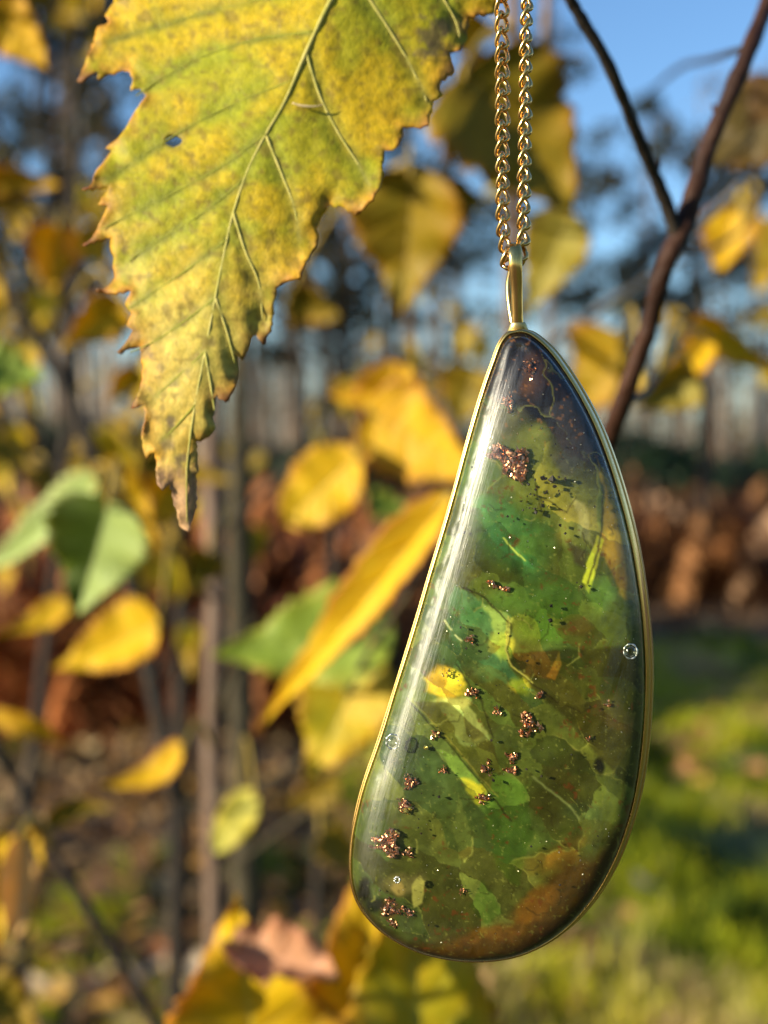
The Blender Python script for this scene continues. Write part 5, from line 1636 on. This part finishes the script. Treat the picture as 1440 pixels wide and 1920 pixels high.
# sealed gas bubbles: bright ring round a clear little ball
m, ns, ls = mat_new('bubble_wall')
lw = N(ns, 'ShaderNodeLayerWeight', Blend=0.35)
g1 = N(ns, 'ShaderNodeBsdfGlossy', Roughness=0.12); g1.inputs[0].default_value = (.9, .92, .85, 1)
tp = ns.new('ShaderNodeBsdfTransparent'); tp.inputs[0].default_value = (.8, .82, .74, 1)
mx_ = ns.new('ShaderNodeMixShader')
ls.new(lw.outputs['Facing'], mx_.inputs[0]); ls.new(tp.outputs[0], mx_.inputs[1]); ls.new(g1.outputs[0], mx_.inputs[2])
out = ns.new('ShaderNodeOutputMaterial'); ls.new(mx_.outputs[0], out.inputs[0])
M_bub = m
M_ring = gold_mat('bubble_ring', (.8, .82, .72, 1), 0.3, .6)
for (bx, by, r) in [(737, 1390, 12.5), (1182, 1221, 12), (745, 1649, 5)]:
    c = inside_pt(bx, by, 1.0) - PN * .00012
    px = D0 / FPX
    V, F = [], []
    for i in range(9):
        th = math.pi * i / 8
        for j in range(16):
            ph_ = 2 * math.pi * j / 16
            V.append(c + (PX_ * math.sin(th) * math.cos(ph_) + Vector((0, 0, 1)) * math.cos(th) + PN * (.6 * math.sin(th) * math.sin(ph_))) * (r * .8 * px))
    for i in range(8):
        for j in range(16): F.append([i * 16 + j, i * 16 + (j + 1) % 16, (i + 1) * 16 + (j + 1) % 16, (i + 1) * 16 + j])
    mesh_obj('bubble', V, F, M_bub, stone)
    pts = [c + (PX_ * math.cos(a) + Vector((0, 0, 1.12)) * math.sin(a)) * (r * px) for a in np.linspace(0, 2 * math.pi, 29)[:-1]]
    V, F = tube(pts, [(1.5 + .8 * math.sin(k * 1.7)) * px for k in range(28)], seg=6, closed=True)
    mesh_obj('bubble_ring', V, F, M_ring, stone)

# ------------------------------------------------------------------ the loop (bail)
pxm = D0 / FPX
def at0(px, py, off=0.0):
    return P(px, py, D0) + PN * off


def strap(pts, wid, thick, n=8, seg=14):
    """a rounded strap: pts world, widths and thicknesses in metres"""
    c, w_ = catmull(pts, wid, n); _, t_ = catmull(pts, thick, n)
    V, F = [], []
    for i in range(len(c)):
        a = c[max(i - 1, 0)]; b_ = c[min(i + 1, len(c) - 1)]
        t = (b_ - a).normalized(); sx_ = PX_; nn = t.cross(sx_).normalized()
        for k in range(seg):
            an = 2 * math.pi * k / seg
            V.append(c[i] + sx_ * (math.cos(an) * w_[i]) + nn * (math.sin(an) * t_[i]))
    for i in range(len(c) - 1):
        for k in range(seg): F.append([i * seg + k, i * seg + (k + 1) % seg, (i + 1) * seg + (k + 1) % seg, (i + 1) * seg + k])
    F.append(list(range(seg))[::-1]); F.append([(len(c) - 1) * seg + k for k in range(seg)])
    return V, F


fr_pts = [at0(971, 622, .1 * MM), at0(970, 590, -.2 * MM), at0(969, 545, -.55 * MM), at0(967, 500, -1.0 * MM), at0(966, 474, -.9 * MM), at0(965.5, 461, -.2 * MM), at0(965, 464, .8 * MM), at0(963, 485, 1.5 * MM), at0(954, 530, 1.4 * MM), at0(958, 580, 1.0 * MM), at0(966, 622, .7 * MM)]
V, F = strap(fr_pts, [q * pxm for q in [12.5, 10.5, 11, 12.5, 13, 11.5, 10, 8, 7, 7, 8]], [q * pxm for q in [7, 6, 6, 6, 6, 6, 6, 6, 6, 6, 7]])
mesh_obj('bail', V, F, M_bail, pend)
V, F = strap([at0(971, 604, .0), at0(971, 612, .1 * MM), at0(971, 628, .5 * MM)], [13 * pxm, 17 * pxm, 24 * pxm], [9 * pxm, 11 * pxm, 12 * pxm])
mesh_obj('solder_joint', V, F, gold_mat('solder_gold', (.6, .48, .2, 1), .35, .7), pend)

# ------------------------------------------------------------------ the chain
chain = thing('necklace_chain', at0(966, 470, .5 * MM), 'fine gold curb chain whose two strands rise from the pendant loop', 'chain')


def link_mesh():
    a, b_, c, wr = 13.0, 24.0, 6.0, 4.9
    pts, rad = [], []
    for k in range(28):
        t = 2 * math.pi * k / 28
        sx_ = abs(math.cos(t)) ** .8 * math.copysign(1, math.cos(t))
        pts.append(Vector((a * sx_ * pxm * .8, c * math.sin(2 * t) * pxm, b_ * .78 * math.sin(t) * pxm)))
        rad.append(wr * pxm * .78 * (1 + .15 * abs(math.cos(t))))
    V, F = tube(pts, rad, seg=10, closed=True)
    me = bpy.data.meshes.new('link')
    me.from_pydata([tuple(v) for v in V], [], F)
    me.materials.append(M_chain)
    me.polygons.foreach_set('use_smooth', [True] * len(me.polygons))
    me.update()
    return me


LINK = link_mesh()
cw = world_loc(chain)


_lr = random.Random(12)


def add_link(w, rz, tilt=0.0, ty=0.0, sc=1.0):
    o = bpy.data.objects.new('link', LINK)
    COL.objects.link(o)
    o.parent = chain
    o.location = w - cw
    o.rotation_euler = (ty + _lr.uniform(-.07, .07), tilt + _lr.uniform(-.06, .06), rz + _lr.uniform(-.14, .14))
    sc *= _lr.uniform(.97, 1.03)
    o.scale = (sc, sc, sc)
    return o


def strand(path, pitch, rot0, rot1, tw=0.0):
    """path: (px, py) from the top down"""
    L = [0]
    for i in range(1, len(path)): L.append(L[-1] + math.hypot(path[i][0] - path[i - 1][0], path[i][1] - path[i - 1][1]))
    n = int(L[-1] / pitch)
    for k in range(n + 1):
        s = L[-1] - k * pitch
        x = float(np.interp(s, L, [p[0] for p in path])); y = float(np.interp(s, L, [p[1] for p in path])); o_ = float(np.interp(s, L, [p[2] for p in path]))
        dx = float(np.interp(s + 4, L, [p[0] for p in path])) - float(np.interp(s - 4, L, [p[0] for p in path])); dy = 8
        t = s / L[-1]
        add_link(at0(x, y, o_ * MM), R(rot0 * (1 - t) + rot1 * t) + tw * (k % 2), math.atan2(-dx, dy) , 0)


strand([(939, -170, .5), (941, 0, .4), (942, 150, .2), (942, 300, .1), (943, 420, .1), (947, 455, .2), (950, 482, .3)], 29.5, 12, 48)
strand([(990, -170, .6), (988, 0, .4), (986, 100, .3), (984, 250, .2), (982, 380, .2), (981, 440, .2), (978, 468, .3)], 29.5, 62, 50)
add_link(at0(960, 492, .5 * MM), R(20), R(70)); add_link(at0(972, 488, .6 * MM), R(60), R(110))
